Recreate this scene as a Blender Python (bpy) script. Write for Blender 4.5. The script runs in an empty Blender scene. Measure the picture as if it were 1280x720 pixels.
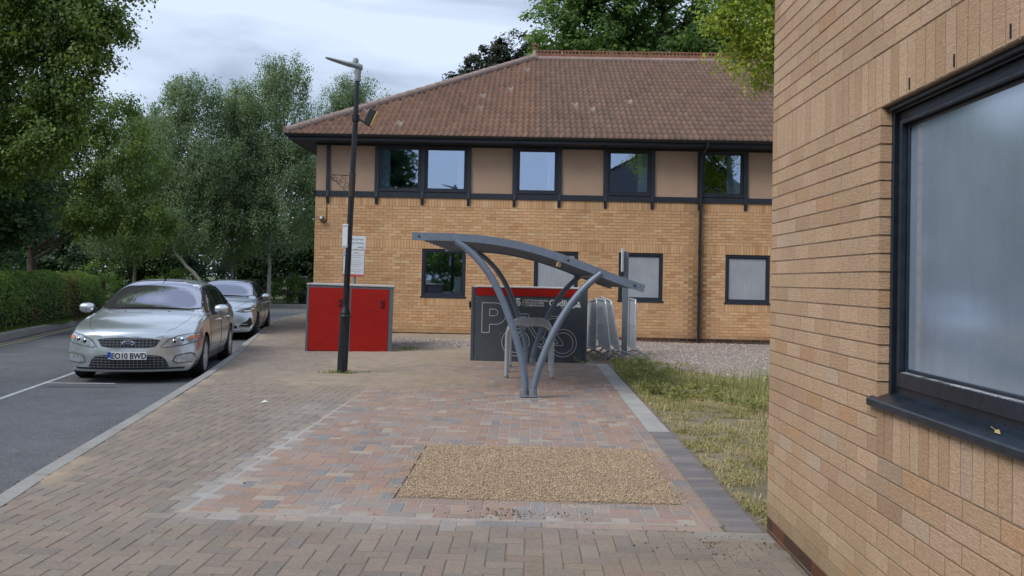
import bpy, math, random
import numpy as np
from mathutils import Vector, Matrix
from mathutils.bvhtree import BVHTree
from mathutils.geometry import delaunay_2d_cdt

random.seed(7); RNG = np.random.default_rng(7)
R = math.radians; PI = math.pi
SC = bpy.context.scene; COL = SC.collection

# ------------------------------------------------------------------ helpers
def tag(o, label=None, cat=None, group=None, kind=None):
    if label: o['label'] = label
    if cat: o['category'] = cat
    if group: o['group'] = group
    if kind: o['kind'] = kind
    return o

def empty(name, loc=(0, 0, 0), rot=(0, 0, 0), label=None, cat=None, group=None):
    o = bpy.data.objects.new(name, None); COL.objects.link(o)
    o.location = loc; o.rotation_euler = rot; o.empty_display_size = .2
    return tag(o, label, cat, group)

def set_col(me, cols, name='Col'):
    a = me.attributes.new(name, 'FLOAT_COLOR', 'POINT')
    a.data.foreach_set('color', np.asarray(cols, dtype=np.float32).ravel())

class MB:
    def __init__(s): s.v = []; s.f = []; s.m = []; s.c = []; s.usec = False
    def add(s, vs, fs, mi=0, col=None):
        b = len(s.v); s.v.extend([tuple(v) for v in vs])
        for f in fs: s.f.append(tuple(b + i for i in f)); s.m.append(mi)
        if col is not None: s.usec = True
        s.c.extend([col if col is not None else (1, 1, 1)] * len(vs))
        return s
    def box(s, c, d, M=None, mi=0, col=None, bev=0):
        x, y, z = d[0] / 2, d[1] / 2, d[2] / 2
        if bev <= 0:
            P = [(-x, -y, -z), (x, -y, -z), (x, y, -z), (-x, y, -z), (-x, -y, z), (x, -y, z), (x, y, z), (-x, y, z)]
            F = [(0, 3, 2, 1), (4, 5, 6, 7), (0, 1, 5, 4), (1, 2, 6, 5), (2, 3, 7, 6), (3, 0, 4, 7)]
        else:
            b = min(bev, x * .9, y * .9, z * .9)
            P = []; F = []; idx = {}
            for ax in range(3):
                for sg in (-1, 1):
                    q = []
                    o1, o2 = [a for a in range(3) if a != ax]
                    D = (x, y, z)
                    for (a, e) in ((-1, -1), (1, -1), (1, 1), (-1, 1)):
                        p = [0, 0, 0]; p[ax] = sg * D[ax]; p[o1] = a * (D[o1] - b); p[o2] = e * (D[o2] - b)
                        key = (ax, sg, a, e); idx[key] = len(P); P.append(tuple(p)); q.append(idx[key])
                    F.append(tuple(q))
            g = lambda ax, sx, sy, sz: idx[(ax, (sx, sy, sz)[ax]) + tuple((sx, sy, sz)[i] for i in range(3) if i != ax)]
            for sy in (-1, 1):
                for sz in (-1, 1): F.append((g(1, -1, sy, sz), g(1, 1, sy, sz), g(2, 1, sy, sz), g(2, -1, sy, sz)))
            for sx in (-1, 1):
                for sz in (-1, 1): F.append((g(0, sx, -1, sz), g(0, sx, 1, sz), g(2, sx, 1, sz), g(2, sx, -1, sz)))
            for sx in (-1, 1):
                for sy in (-1, 1): F.append((g(0, sx, sy, -1), g(0, sx, sy, 1), g(1, sx, sy, 1), g(1, sx, sy, -1)))
            for sx in (-1, 1):
                for sy in (-1, 1):
                    for sz in (-1, 1): F.append((g(0, sx, sy, sz), g(1, sx, sy, sz), g(2, sx, sy, sz)))
        P = [Vector(p) for p in P]
        if M is not None: P = [M @ p for p in P]
        cv = Vector(c)
        return s.add([p + cv for p in P], F, mi, col)
    def bb(s, a, b, mi=0, col=None, bev=0):
        return s.box([(a[i] + b[i]) / 2 for i in range(3)], [abs(b[i] - a[i]) for i in range(3)], None, mi, col, bev)
    def bar(s, a, b, w, h, mi=0, up=(0, 0, 1)):
        a = Vector(a); b = Vector(b); d = b - a; L = d.length; z = d.normalized()
        u = Vector(up)
        if abs(z.dot(u)) > .98: u = Vector((0, 1, 0))
        x = u.cross(z).normalized(); y = z.cross(x)
        M = Matrix((x, y, z)).transposed()
        return s.box((a + b) / 2, (w, h, L), M, mi)
    def tube(s, path, r, n=10, mi=0, cap=True, col=None):
        P = [Vector(p) for p in path]; k = len(P)
        rs = r if isinstance(r, (list, tuple)) else [r] * k
        vs = []; fs = []; ref = None
        for i, p in enumerate(P):
            t = ((P[min(i + 1, k - 1)] - P[max(i - 1, 0)])).normalized()
            if ref is None:
                ref = Vector((0, 0, 1)) if abs(t.z) < .9 else Vector((0, 1, 0))
            a = (ref - t * ref.dot(t)).normalized(); ref = a; b = t.cross(a)
            for j in range(n):
                th = 2 * PI * j / n
                vs.append(p + (a * math.cos(th) + b * math.sin(th)) * rs[i])
        for i in range(k - 1):
            for j in range(n):
                j2 = (j + 1) % n
                fs.append((i * n + j, i * n + j2, (i + 1) * n + j2, (i + 1) * n + j))
        if cap:
            fs.append(tuple(range(n))[::-1]); fs.append(tuple((k - 1) * n + j for j in range(n)))
        return s.add(vs, fs, mi, col)
    def lathe(s, prof, n=20, M=None, mi=0, cap=True):
        vs = []; fs = []; k = len(prof)
        for (r, z) in prof:
            for j in range(n):
                th = 2 * PI * j / n; vs.append(Vector((r * math.cos(th), r * math.sin(th), z)))
        for i in range(k - 1):
            for j in range(n):
                j2 = (j + 1) % n; fs.append((i * n + j, i * n + j2, (i + 1) * n + j2, (i + 1) * n + j))
        if cap and prof[0][0] > 1e-4: fs.append(tuple(range(n))[::-1])
        if cap and prof[-1][0] > 1e-4: fs.append(tuple((k - 1) * n + j for j in range(n)))
        if M is not None: vs = [M @ v for v in vs]
        return s.add(vs, fs, mi)
    def sheet(s, pts, mi=0, col=None):
        return s.add(pts, [tuple(range(len(pts)))], mi, col)
    def prism(s, poly, fn, t0, t1, mi=0):
        """poly of 2D points; fn(a,b,t) -> 3D"""
        n = len(poly)
        vs = [fn(a, b, t0) for a, b in poly] + [fn(a, b, t1) for a, b in poly]
        fs = [tuple(range(n))[::-1], tuple(range(n, 2 * n))] + [(i, (i + 1) % n, n + (i + 1) % n, n + i) for i in range(n)]
        return s.add(vs, fs, mi)
    def build(s, name, mats, parent=None, smooth=False, angle=40):
        me = bpy.data.meshes.new(name); me.from_pydata(s.v, [], s.f)
        ms = mats if isinstance(mats, (list, tuple)) else [mats]
        for m in ms: me.materials.append(m)
        if len(ms) > 1: me.polygons.foreach_set('material_index', s.m)
        if s.usec:
            c = np.ones((len(s.v), 4), np.float32); c[:, :3] = np.array(s.c); set_col(me, c)
        if smooth: shade(me, angle)
        me.update()
        return link(name, me, parent)

def shade(me, angle=40):
    me.polygons.foreach_set('use_smooth', [True] * len(me.polygons))
    try: me.set_sharp_from_angle(angle=R(angle))
    except Exception: pass

def link(name, me, parent=None):
    o = bpy.data.objects.new(name, me); COL.objects.link(o)
    if parent: o.parent = parent
    return o

def np_mesh(name, V, F, mats, parent=None, cols=None, mi=None, smooth=False):
    """V (n,3), F (m,k) constant k."""
    me = bpy.data.meshes.new(name); V = np.asarray(V, np.float32); F = np.asarray(F, np.int32)
    me.vertices.add(len(V)); me.vertices.foreach_set('co', V.ravel())
    k = F.shape[1]
    me.loops.add(F.size); me.loops.foreach_set('vertex_index', F.ravel())
    me.polygons.add(len(F)); me.polygons.foreach_set('loop_start', np.arange(0, F.size, k, dtype=np.int32))
    try: me.polygons.foreach_set('loop_total', np.full(len(F), k, dtype=np.int32))
    except Exception: pass
    for m in (mats if isinstance(mats, (list, tuple)) else [mats]): me.materials.append(m)
    if mi is not None: me.polygons.foreach_set('material_index', np.asarray(mi, np.int32))
    me.update(calc_edges=True); me.validate()
    if cols is not None:
        c = np.ones((len(V), 4), np.float32); c[:, :3] = cols; set_col(me, c)
    if smooth: me.polygons.foreach_set('use_smooth', [True] * len(me.polygons))
    return link(name, me, parent)

def copy_tree(o, parent=None):
    c = o.copy(); COL.objects.link(c); c.parent = parent
    for ch in list(o.children): copy_tree(ch, c)
    return c

# ------------------------------------------------------------------ materials
MATS = {}
def mat(name, base=(.5, .5, .5), rough=.6, metal=0, spec=.5, attr=False, noise=None, bump=None, coat=0, mul=None, alpha_mix=None):
    """noise=(scale, amount[, stretch]) varies value; bump=(scale, strength, distance[, stretch])"""
    m = bpy.data.materials.new(name); m.use_nodes = True; nt = m.node_tree; N = nt.nodes; L = nt.links
    b = N['Principled BSDF']; b.inputs['Roughness'].default_value = rough; b.inputs['Metallic'].default_value = metal
    b.inputs['Specular IOR Level'].default_value = spec
    if coat: b.inputs['Coat Weight'].default_value = coat; b.inputs['Coat Roughness'].default_value = .03
    if attr:
        a = N.new('ShaderNodeAttribute'); a.attribute_name = 'Col'; src = a.outputs['Color']
    else:
        a = N.new('ShaderNodeRGB'); a.outputs[0].default_value = (*base, 1); src = a.outputs[0]
    tc = N.new('ShaderNodeTexCoord')
    def tex(scale, stretch=None, detail=5, rough_=.6):
        t = N.new('ShaderNodeTexNoise'); t.inputs['Scale'].default_value = scale; t.inputs['Detail'].default_value = detail
        t.inputs['Roughness'].default_value = rough_
        if stretch:
            mp = N.new('ShaderNodeMapping'); mp.inputs['Scale'].default_value = stretch
            L.new(tc.outputs['Object'], mp.inputs['Vector']); L.new(mp.outputs['Vector'], t.inputs['Vector'])
        else: L.new(tc.outputs['Object'], t.inputs['Vector'])
        return t
    if noise:
        for ns in (noise if isinstance(noise, list) else [noise]):
            t = tex(ns[0], ns[2] if len(ns) > 2 else None)
            mr = N.new('ShaderNodeMapRange'); mr.inputs['From Min'].default_value = .3; mr.inputs['From Max'].default_value = .7
            mr.inputs['To Min'].default_value = 1 - ns[1]; mr.inputs['To Max'].default_value = 1 + ns[1]
            L.new(t.outputs['Fac'], mr.inputs['Value'])
            mx = N.new('ShaderNodeMix'); mx.data_type = 'RGBA'; mx.blend_type = 'MULTIPLY'; mx.inputs['Factor'].default_value = 1
            L.new(src, mx.inputs['A']); L.new(mr.outputs['Result'], mx.inputs['B']); src = mx.outputs['Result']
    L.new(src, b.inputs['Base Color'])
    if bump:
        prev = None
        for bs in (bump if isinstance(bump, list) else [bump]):
            t = tex(bs[0], bs[3] if len(bs) > 3 else None)
            bn = N.new('ShaderNodeBump'); bn.inputs['Strength'].default_value = bs[1]; bn.inputs['Distance'].default_value = bs[2]
            L.new(t.outputs['Fac'], bn.inputs['Height'])
            if prev: L.new(prev, bn.inputs['Normal'])
            prev = bn.outputs['Normal']
        L.new(prev, b.inputs['Normal'])
    MATS[name] = m
    return m

def glass_mat(name, gloss=.35, tint=(.8, .85, .9), rough=.02, dark=None, tintg=(.95, .97, 1), streak=0):
    m = bpy.data.materials.new(name); m.use_nodes = True; nt = m.node_tree; N = nt.nodes; L = nt.links
    N.remove(N['Principled BSDF']); out = N['Material Output']
    g = N.new('ShaderNodeBsdfGlossy'); g.inputs['Roughness'].default_value = rough; g.inputs['Color'].default_value = (*tintg, 1)
    if dark is None:
        t = N.new('ShaderNodeBsdfTransparent'); t.inputs['Color'].default_value = (*tint, 1)
    else:
        t = N.new('ShaderNodeBsdfDiffuse'); t.inputs['Color'].default_value = (*dark, 1)
    if streak:
        tc = N.new('ShaderNodeTexCoord'); prev = None
        for (sc, st, am) in ((1.6, (1, 1, 1), streak), (6, (1, 3, .6), streak * .25), (90, (1, 1, 1), streak * .25)):
            mp = N.new('ShaderNodeMapping'); mp.inputs['Scale'].default_value = st; L.new(tc.outputs['Object'], mp.inputs['Vector'])
            tn = N.new('ShaderNodeTexNoise'); tn.inputs['Scale'].default_value = sc; tn.inputs['Detail'].default_value = 5; L.new(mp.outputs['Vector'], tn.inputs['Vector'])
            m1 = N.new('ShaderNodeMapRange'); m1.inputs['From Min'].default_value = .3; m1.inputs['From Max'].default_value = .7; m1.inputs['To Min'].default_value = 1 - am; m1.inputs['To Max'].default_value = 1 + am
            L.new(tn.outputs['Fac'], m1.inputs['Value'])
            mm = N.new('ShaderNodeMix'); mm.data_type = 'RGBA'; mm.blend_type = 'MULTIPLY'; mm.inputs['Factor'].default_value = 1
            if prev is None: mm.inputs['A'].default_value = (*dark, 1)
            else: L.new(prev, mm.inputs['A'])
            L.new(m1.outputs['Result'], mm.inputs['B']); prev = mm.outputs['Result']
        L.new(prev, t.inputs['Color'])
    lw = N.new('ShaderNodeLayerWeight'); lw.inputs['Blend'].default_value = .35
    mr = N.new('ShaderNodeMapRange'); mr.inputs['To Min'].default_value = gloss; mr.inputs['To Max'].default_value = min(1, gloss + .5)
    L.new(lw.outputs['Fresnel'], mr.inputs['Value'])
    x = N.new('ShaderNodeMixShader'); L.new(mr.outputs['Result'], x.inputs['Fac'])
    L.new(t.outputs[0], x.inputs[1]); L.new(g.outputs[0], x.inputs[2]); L.new(x.outputs[0], out.inputs['Surface'])
    return m

def leaf_mat(name, trans=.35, rough=.5, spec=.35):
    m = bpy.data.materials.new(name); m.use_nodes = True; nt = m.node_tree; N = nt.nodes; L = nt.links
    b = N['Principled BSDF']; b.inputs['Roughness'].default_value = rough; b.inputs['Specular IOR Level'].default_value = spec
    a = N.new('ShaderNodeAttribute'); a.attribute_name = 'Col'; L.new(a.outputs['Color'], b.inputs['Base Color'])
    t = N.new('ShaderNodeBsdfTranslucent')
    mx = N.new('ShaderNodeMix'); mx.data_type = 'RGBA'; mx.blend_type = 'MULTIPLY'; mx.inputs['Factor'].default_value = 1
    mx.inputs['B'].default_value = (1.3, 1.4, .6, 1); L.new(a.outputs['Color'], mx.inputs['A']); L.new(mx.outputs['Result'], t.inputs['Color'])
    x = N.new('ShaderNodeMixShader'); x.inputs['Fac'].default_value = trans
    L.new(b.outputs[0], x.inputs[1]); L.new(t.outputs[0], x.inputs[2]); L.new(x.outputs[0], N['Material Output'].inputs['Surface'])
    return m

M_brick_far = mat('brick_buff', attr=True, rough=.9, spec=.2, noise=[(1.1, .12), (60, .10)], bump=(70, .4, .004))
M_brick_near = mat('brick_buff_textured', attr=True, rough=.9, spec=.2, noise=[(1.5, .08), (26, .09, (1, 1, 3)), (110, .15), (300, .2)],
                   bump=[(30, .7, .005, (.7, .7, 4.0)), (200, .9, .0025)])
M_mortar_far = mat('mortar_buff', (.36, .25, .155), .95, spec=.1, noise=(2, .15))
M_mortar_near = mat('mortar_brown', (.25, .185, .13), .95, spec=.1, noise=(60, .2), bump=(200, .5, .002))
M_render = mat('render_panel', (.43, .30, .22), .95, spec=.1, noise=[(1.3, .08), (90, .12)], bump=(140, .5, .004))
M_dark = mat('dark_blue_timber', (.016, .021, .034), .45, noise=(8, .2), bump=(40, .2, .002))
M_dark2 = mat('weathered_blue_frame', (.011, .018, .030), .32, noise=[(20, .35), (3, .25)], bump=[(60, .5, .003), (250, .3, .001)])
M_black = mat('black_plastic', (.012, .013, .016), .4)
M_blackp = mat('black_gloss_post_paint', (.010, .012, .017), .35, noise=(20, .25), bump=(50, .15, .002))
M_soffit = mat('soffit_dark', (.02, .022, .028), .6)
M_tile = mat('roof_tile', attr=True, rough=.85, spec=.25, noise=[(.5, .10), (25, .16), (120, .12)], bump=(80, .4, .004))
M_ridge = mat('ridge_terracotta', (.22, .095, .062), .85, noise=[(3, .2), (30, .2)], bump=(60, .3, .004))
M_hip = mat('hip_concrete', (.27, .20, .175), .9, noise=[(4, .15), (30, .15)])
M_pave = mat('paving_block', attr=True, rough=.88, spec=.25, noise=[(1.7, .08), (35, .12), (240, .22)], bump=(260, .45, .0015))
M_sand = mat('jointing_sand', attr=True, rough=.98, spec=.1, noise=[(6, .10), (200, .2)], bump=[(120, .5, .004), (400, .6, .002)])
M_asphalt = mat('asphalt', (.125, .13, .14), .9, spec=.2, noise=[(.35, .14), (3, .12), (45, .30), (150, .4)], bump=[(350, .9, .004)])
M_kerb = mat('kerb_concrete', (.27, .262, .248), .9, noise=[(2, .12), (40, .12), (250, .15)], bump=(200, .3, .002))
M_edge = mat('concrete_edging', attr=True, rough=.9, noise=[(4, .12), (150, .15)], bump=(200, .3, .002))
M_white = mat('road_paint_white', (.42, .43, .43), .8, noise=[(12, .3), (60, .3), (200, .2)])
M_yellow = mat('road_paint_yellow', (.50, .40, .22), .85, noise=[(20, .2), (200, .2)])
M_gravel = mat('gravel_stone', attr=True, rough=.85, spec=.3)
M_gravbase = mat('gravel_bed_base', attr=True, rough=.95, noise=[(60, .35), (200, .35)], bump=[(60, 1, .02), (160, 1, .01)])
M_soil = mat('soil', attr=True, rough=.97, noise=[(5, .2), (70, .3)], bump=[(50, .8, .02), (200, .8, .006)])
M_grassland = mat('far_grass', (.07, .09, .035), .95, noise=[(.3, .3), (8, .3)])
M_leaf = leaf_mat('foliage', .52)
M_leafd = leaf_mat('foliage_dull', .22, .6, .2)
M_blade = leaf_mat('grass_blades', .3, .7, .2)
M_bark = mat('bark', (.07, .055, .042), .95, noise=(8, .3), bump=(30, .8, .02, (1, 1, .25)))
M_barkw = mat('birch_bark', (.26, .25, .22), .85, noise=[(6, .35, (1, 1, 3))], bump=(25, .5, .01))
M_galv = mat('galvanised_steel', (.42, .45, .48), .5, metal=.3, noise=[(40, .2), (5, .12)])
M_galvd = mat('galvanised_dull', (.21, .23, .26), .55, metal=.35, noise=[(40, .2), (5, .12)])
M_shel = mat('shelter_grey_blue', (.15, .19, .255), .42, metal=.15, noise=(12, .12))
M_shelroof = mat('shelter_sheet', (.52, .56, .63), .5, metal=.2, noise=(5, .1))
M_lockg = mat('locker_charcoal', (.060, .074, .092), .5, noise=(3, .12), bump=(8, .06, .01))
M_lockframe = mat('locker_frame_grey', (.10, .12, .14), .5, noise=(10, .15))
M_locktop = mat('locker_top_edge', (.42, .41, .40), .6, noise=(10, .15))
M_red = mat('locker_red', (.31, .010, .007), .5, spec=.25, noise=[(2, .10), (9, .08, (4, 4, .6))], bump=(6, .05, .01))
M_redd = mat('locker_red_recess', (.06, .003, .003), .5)
M_line = mat('graphic_pale_line', (.50, .53, .55), .6)
M_wht = mat('white_graphic', (.75, .76, .76), .6)
M_signw = mat('sign_white', (.50, .53, .57), .5, noise=(15, .1))
M_texty = mat('sign_text', (.06, .06, .07), .6)
M_bluey = mat('sign_blue', (.02, .08, .35), .5)
M_lampg = mat('lantern_grey', (.22, .25, .26), .5, noise=(15, .1))
M_flood = mat('floodlight_glass_yellowed', (.45, .30, .12), .4, noise=(20, .3))
M_rust = mat('rusty_iron', (.035, .026, .022), .8, noise=(30, .4))
M_woodf = mat('weathered_wood', (.12, .10, .08), .9, noise=(10, .3))
M_curt = mat('curtain_pale', (.80, .88, .88), .9)
M_blind = mat('obscured_pane_film', (.30, .325, .36), .38, spec=.6, noise=[(1.5, .10), (9, .10, (6, 6, .3))])
M_film = mat('frosted_glass_film', (.13, .175, .24), .20, spec=1.0, coat=.6, noise=[(1.1, .20), (9, .07, (1, 4, .5)), (120, .05)], bump=[(2.2, .10, .02), (150, .12, .001)])
M_filmg = glass_mat('frosted_film_behind_glass', .26, dark=(.235, .295, .375), rough=.10, tintg=(.84, .92, 1), streak=.16)
M_room = mat('room_dark', (.03, .03, .03), .9)
M_glass = glass_mat('window_glass', .30, tintg=(.66, .80, 1))
M_steelw = mat('grey_post', (.12, .14, .16), .5)
M_flower = mat('dandelion_yellow', (.75, .55, .02), .7)
# cars
M_paint = mat('silver_paint', (.62, .665, .69), .27, metal=.8, spec=.6, coat=.7)
M_paint2 = mat('cool_silver_paint', (.62, .67, .73), .27, metal=.8, spec=.6, coat=.7)
M_cglass = glass_mat('car_glass', .10, dark=(.012, .014, .016))
M_cscreen = glass_mat('windscreen_glass', .50, dark=(.065, .06, .08), tintg=(.86, .86, .98))
M_tyre = mat('tyre_rubber', (.015, .015, .016), .8)
M_alloy = mat('alloy_wheel', (.62, .64, .66), .35, metal=.35)
M_alloyd = mat('dark_alloy_wheel', (.06, .06, .065), .35, metal=.7)
M_gap = mat('lamp_gap_grey', (.13, .14, .145), .5)
M_chrome = mat('chrome', (.75, .76, .78), .12, metal=1)
M_grille = mat('grille_mesh_dark', (.06, .065, .07), .4, metal=.4)
M_trim = mat('black_trim', (.012, .012, .013), .5)
M_lens = mat('headlamp_lens', (.48, .53, .58), .12, metal=.55, coat=1, noise=(40, .4))
M_amber = mat('amber_lens', (.55, .17, .05), .25, coat=1)
M_plate = mat('number_plate_white', (.62, .64, .66), .4)
M_pblue = mat('plate_blue', (.01, .07, .45), .4)

# ------------------------------------------------------------------ text
def text_mesh(name, body, size, M, mt, parent=None, align='LEFT', bold=0, outline=0):
    cu = bpy.data.curves.new('t_' + name, 'FONT'); cu.body = body; cu.size = size; cu.align_x = align
    cu.offset = bold; cu.extrude = .0006; cu.resolution_u = 3
    o = bpy.data.objects.new('t', cu); COL.objects.link(o)
    dg = bpy.context.evaluated_depsgraph_get()
    me = bpy.data.meshes.new_from_object(o.evaluated_get(dg))
    bpy.data.objects.remove(o); me.transform(M); me.materials.clear(); me.materials.append(mt); me.name = name
    return link(name, me, parent)

def frame_matrix(origin, xdir, zdir):
    """text matrix: local x -> xdir, local y -> zdir, local z -> normal"""
    x = Vector(xdir).normalized(); y = Vector(zdir).normalized(); z = x.cross(y)
    M = Matrix((x, y, z)).transposed().to_4x4(); M.translation = Vector(origin)
    return M

# ------------------------------------------------------------------ brickwork
def rnd_col(pal, var=.05):
    i = random.random(); acc = 0
    for w, c in pal:
        acc += w
        if i <= acc: break
    k = 1 + random.uniform(-var, var)
    return tuple(max(0, a * k * (1 + random.uniform(-.015, .015))) for a in c)

BUFF = [(.5, (.555, .340, .188)), (.25, (.585, .37, .212)), (.15, (.52, .31, .165)), (.07, (.48, .265, .145)), (.03, (.60, .42, .26))]
BUFFN = [(.50, (.455, .312, .205)), (.27, (.48, .337, .228)), (.14, (.425, .285, .183)), (.05, (.45, .283, .168)), (.04, (.465, .350, .252))]
DARKB = [(.5, (.10, .055, .042)), (.25, (.075, .06, .06)), (.15, (.16, .07, .045)), (.1, (.06, .04, .035))]

def brickwork(O, U, Nn, u1, zc0, z_top, openings, soldiers, pal, plinth=2, joint=.009, depth=.006, bev=0, stain=None, u0=0, jit=.0012):
    """courses from zc0 (plinth courses below it). openings: (ua,ub,za,zb). soldiers: (ua,ub,za) of height .225"""
    mb = MB(); U = Vector(U); Nn = Vector(Nn); O = Vector(O); Z = Vector((0, 0, 1))
    pos = {}
    def brick(ua, ub, za, zb, p):
        if ub - ua < .02 or zb - za < .015: return
        c = rnd_col(p)
        if stain: c = tuple(a * b for a, b in zip(c, stain((ua + ub) / 2, (za + zb) / 2)))
        d = depth + random.uniform(-jit, jit)
        j = joint / 2
        a, b, e, f = ua + j, ub - j, za + j, zb - j
        bv = bev if bev else 0
        if bv:
            top = [(a + bv, e + bv), (b - bv, e + bv), (b - bv, f - bv), (a + bv, f - bv)]
            mid = [(a, e), (b, e), (b, f), (a, f)]
            P = [O + U * q[0] + Z * q[1] + Nn * d for q in top] + [O + U * q[0] + Z * q[1] + Nn * (d - bv) for q in mid] + [O + U * q[0] + Z * q[1] - Nn * .004 for q in mid]
            F = [(0, 1, 2, 3)] + [(4 + i, 4 + (i + 1) % 4, (i + 1) % 4, i) for i in range(4)] + [(8 + i, 8 + (i + 1) % 4, 4 + (i + 1) % 4, 4 + i) for i in range(4)]
        else:
            mid = [(a, e), (b, e), (b, f), (a, f)]
            P = [O + U * q[0] + Z * q[1] + Nn * d for q in mid] + [O + U * q[0] + Z * q[1] - Nn * .004 for q in mid]
            F = [(0, 1, 2, 3)] + [(4 + i, 4 + (i + 1) % 4, (i + 1) % 4, i) for i in range(4)]
        mb.add(P, F, 0, c)
    k = -plinth
    while zc0 + k * .075 < z_top - .01:
        za = zc0 + k * .075; zb = za + .075; zm = (za + zb) / 2
        iv = [(u0, u1)]
        for (oa, ob, oz0, oz1) in openings + [(s[0], s[1], s[2], s[2] + .225) for s in soldiers]:
            if oz0 + .005 < zm < oz1 - .005:
                nv = []
                for (a, b) in iv:
                    if ob <= a or oa >= b: nv.append((a, b)); continue
                    if oa > a: nv.append((a, oa))
                    if ob < b: nv.append((ob, b))
                iv = nv
        off = .1125 if k % 2 else 0
        for (a, b) in iv:
            n0 = math.floor((a - off) / .225)
            x = n0 * .225 + off
            while x < b:
                brick(max(a, x), min(b, x + .225), za, zb, DARKB if k < 0 else pal); x += .225
        k += 1
    for (sa, sb, sz) in soldiers:
        x = sa
        while x < sb - .01:
            brick(x, min(sb, x + .075), sz, sz + .225, pal); x += .075
    return mb

def backing(O, U, Nn, u0, u1, z0, z1, openings, thick=.28):
    """wall body with openings: solid boxes as grid cells"""
    mb = MB(); O = Vector(O); U = Vector(U); Nn = Vector(Nn)
    us = sorted({u0, u1} | {o[0] for o in openings} | {o[1] for o in openings})
    for a, b in zip(us[:-1], us[1:]):
        segs = [(z0, z1)]
        for o in openings:
            if o[0] < (a + b) / 2 < o[1]:
                ns = []
                for (p, q) in segs:
                    if o[3] <= p or o[2] >= q: ns.append((p, q)); continue
                    if o[2] > p: ns.append((p, o[2]))
                    if o[3] < q: ns.append((o[3], q))
                segs = ns
        for (p, q) in segs:
            P = []
            for d in (0, -thick):
                for (uu, zz) in ((a, p), (b, p), (b, q), (a, q)): P.append(O + U * uu + Vector((0, 0, zz)) + Nn * d)
            mb.add(P, [(0, 1, 2, 3), (7, 6, 5, 4), (0, 4, 5, 1), (1, 5, 6, 2), (2, 6, 7, 3), (3, 7, 4, 0)])
    return mb

# ------------------------------------------------------------------ camera, light, world
cam = bpy.data.cameras.new('camera'); co = bpy.data.objects.new('camera', cam); COL.objects.link(co)
cam.sensor_width = 36; cam.lens = 1060 / 1280 * 36; cam.shift_y = (331.5 - 360) / 1280; cam.clip_end = 2000; cam.clip_start = .05
CAMH = 1.45
Mc = Matrix.Rotation(R(1.25), 4, 'Z') @ Matrix.Rotation(R(91.0), 4, 'X') @ Matrix.Rotation(R(1.2), 4, 'Z')
Mc.translation = (0, 0, CAMH); co.matrix_world = Mc
SC.camera = co

sun_dir = Vector((-.72, -.60, .95)).normalized()     # towards the sun
sl = bpy.data.lights.new('sun', 'SUN'); sl.energy = 1.5; sl.angle = R(28); sl.color = (1, .96, .9)
so = bpy.data.objects.new('sun', sl); COL.objects.link(so); so.rotation_euler = sun_dir.to_track_quat('Z', 'Y').to_euler()

w = bpy.data.worlds.new('World'); SC.world = w; w.use_nodes = True; nt = w.node_tree; N = nt.nodes; L = nt.links
bg = N['Background']; bg.inputs['Strength'].default_value = .1
sky = N.new('ShaderNodeTexSky'); sky.sky_type = 'NISHITA'; sky.sun_disc = False
sky.sun_elevation = math.asin(sun_dir.z); sky.sun_rotation = math.atan2(sun_dir.x, sun_dir.y)
sky.dust_density = 2; sky.air_density = 1.2
tc = N.new('ShaderNodeTexCoord')
mp = N.new('ShaderNodeMapping'); mp.inputs['Scale'].default_value = (1.0, 1.0, 3.2); mp.inputs['Rotation'].default_value = (.25, .2, .4)
mp.inputs['Location'].default_value = (.35, .2, .62)
L.new(tc.outputs['Generated'], mp.inputs['Vector'])
n1 = N.new('ShaderNodeTexNoise'); n1.inputs['Scale'].default_value = 2.3; n1.inputs['Detail'].default_value = 6; n1.inputs['Roughness'].default_value = .5
n1.inputs['Distortion'].default_value = .5; L.new(mp.outputs['Vector'], n1.inputs['Vector'])
cr = N.new('ShaderNodeValToRGB'); e = cr.color_ramp.elements
e[0].position = .40; e[0].color = (2.3, 2.85, 3.75, 1); e[1].position = .57; e[1].color = (4.65, 5.35, 6.6, 1)
m_ = cr.color_ramp.elements.new(.49); m_.color = (3.8, 4.45, 5.6, 1)
L.new(n1.outputs['Fac'], cr.inputs['Fac'])
mx = N.new('ShaderNodeMix'); mx.data_type = 'RGBA'; mx.inputs['Factor'].default_value = .88
L.new(sky.outputs['Color'], mx.inputs['A']); L.new(cr.outputs['Color'], mx.inputs['B'])
L.new(mx.outputs['Result'], bg.inputs['Color'])
SC.view_settings.view_transform = 'Standard'; SC.view_settings.look = 'None'; SC.view_settings.exposure = .80; SC.view_settings.gamma = 1

# ------------------------------------------------------------------ ground, road, pavement
KY = np.array([-30, -10, -2, 2, 5.1, 5.94, 7, 8.5, 9.4, 10.3, 12.1, 14.8, 15.8, 17.9, 20.4, 23, 26, 29, 32, 35])
KX = np.array([-.8, -2.1, -2.6, -2.95, -3.2, -3.39, -3.59, -3.87, -4.04, -4.21, -4.56, -5.15, -5.38, -5.93, -6.5, -7.15, -7.85, -8.3, -8.45, -8.2])
def kx(y): return float(np.interp(y, KY, KX))
NEAR = [(kx(y), y) for y in np.arange(-30, 35.01, .5)] + [(-7.6, 36.8), (-6.2, 37.9), (-4, 38.4), (30, 38.6)]
FAR = [(-5.0, -30), (-7.4, -10), (-8.7, 0), (-9.5, 6), (-10.5, 12), (-11.1, 15.5), (-11.65, 18.4), (-12.6, 21.6), (-13.5, 25.3), (-14.15, 29), (-14.4, 33), (-14.3, 37), (-13.8, 39.6), (-12.7, 41.3), (-11.0, 42.2), (-8, 42.8), (30, 43.6)]
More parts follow.
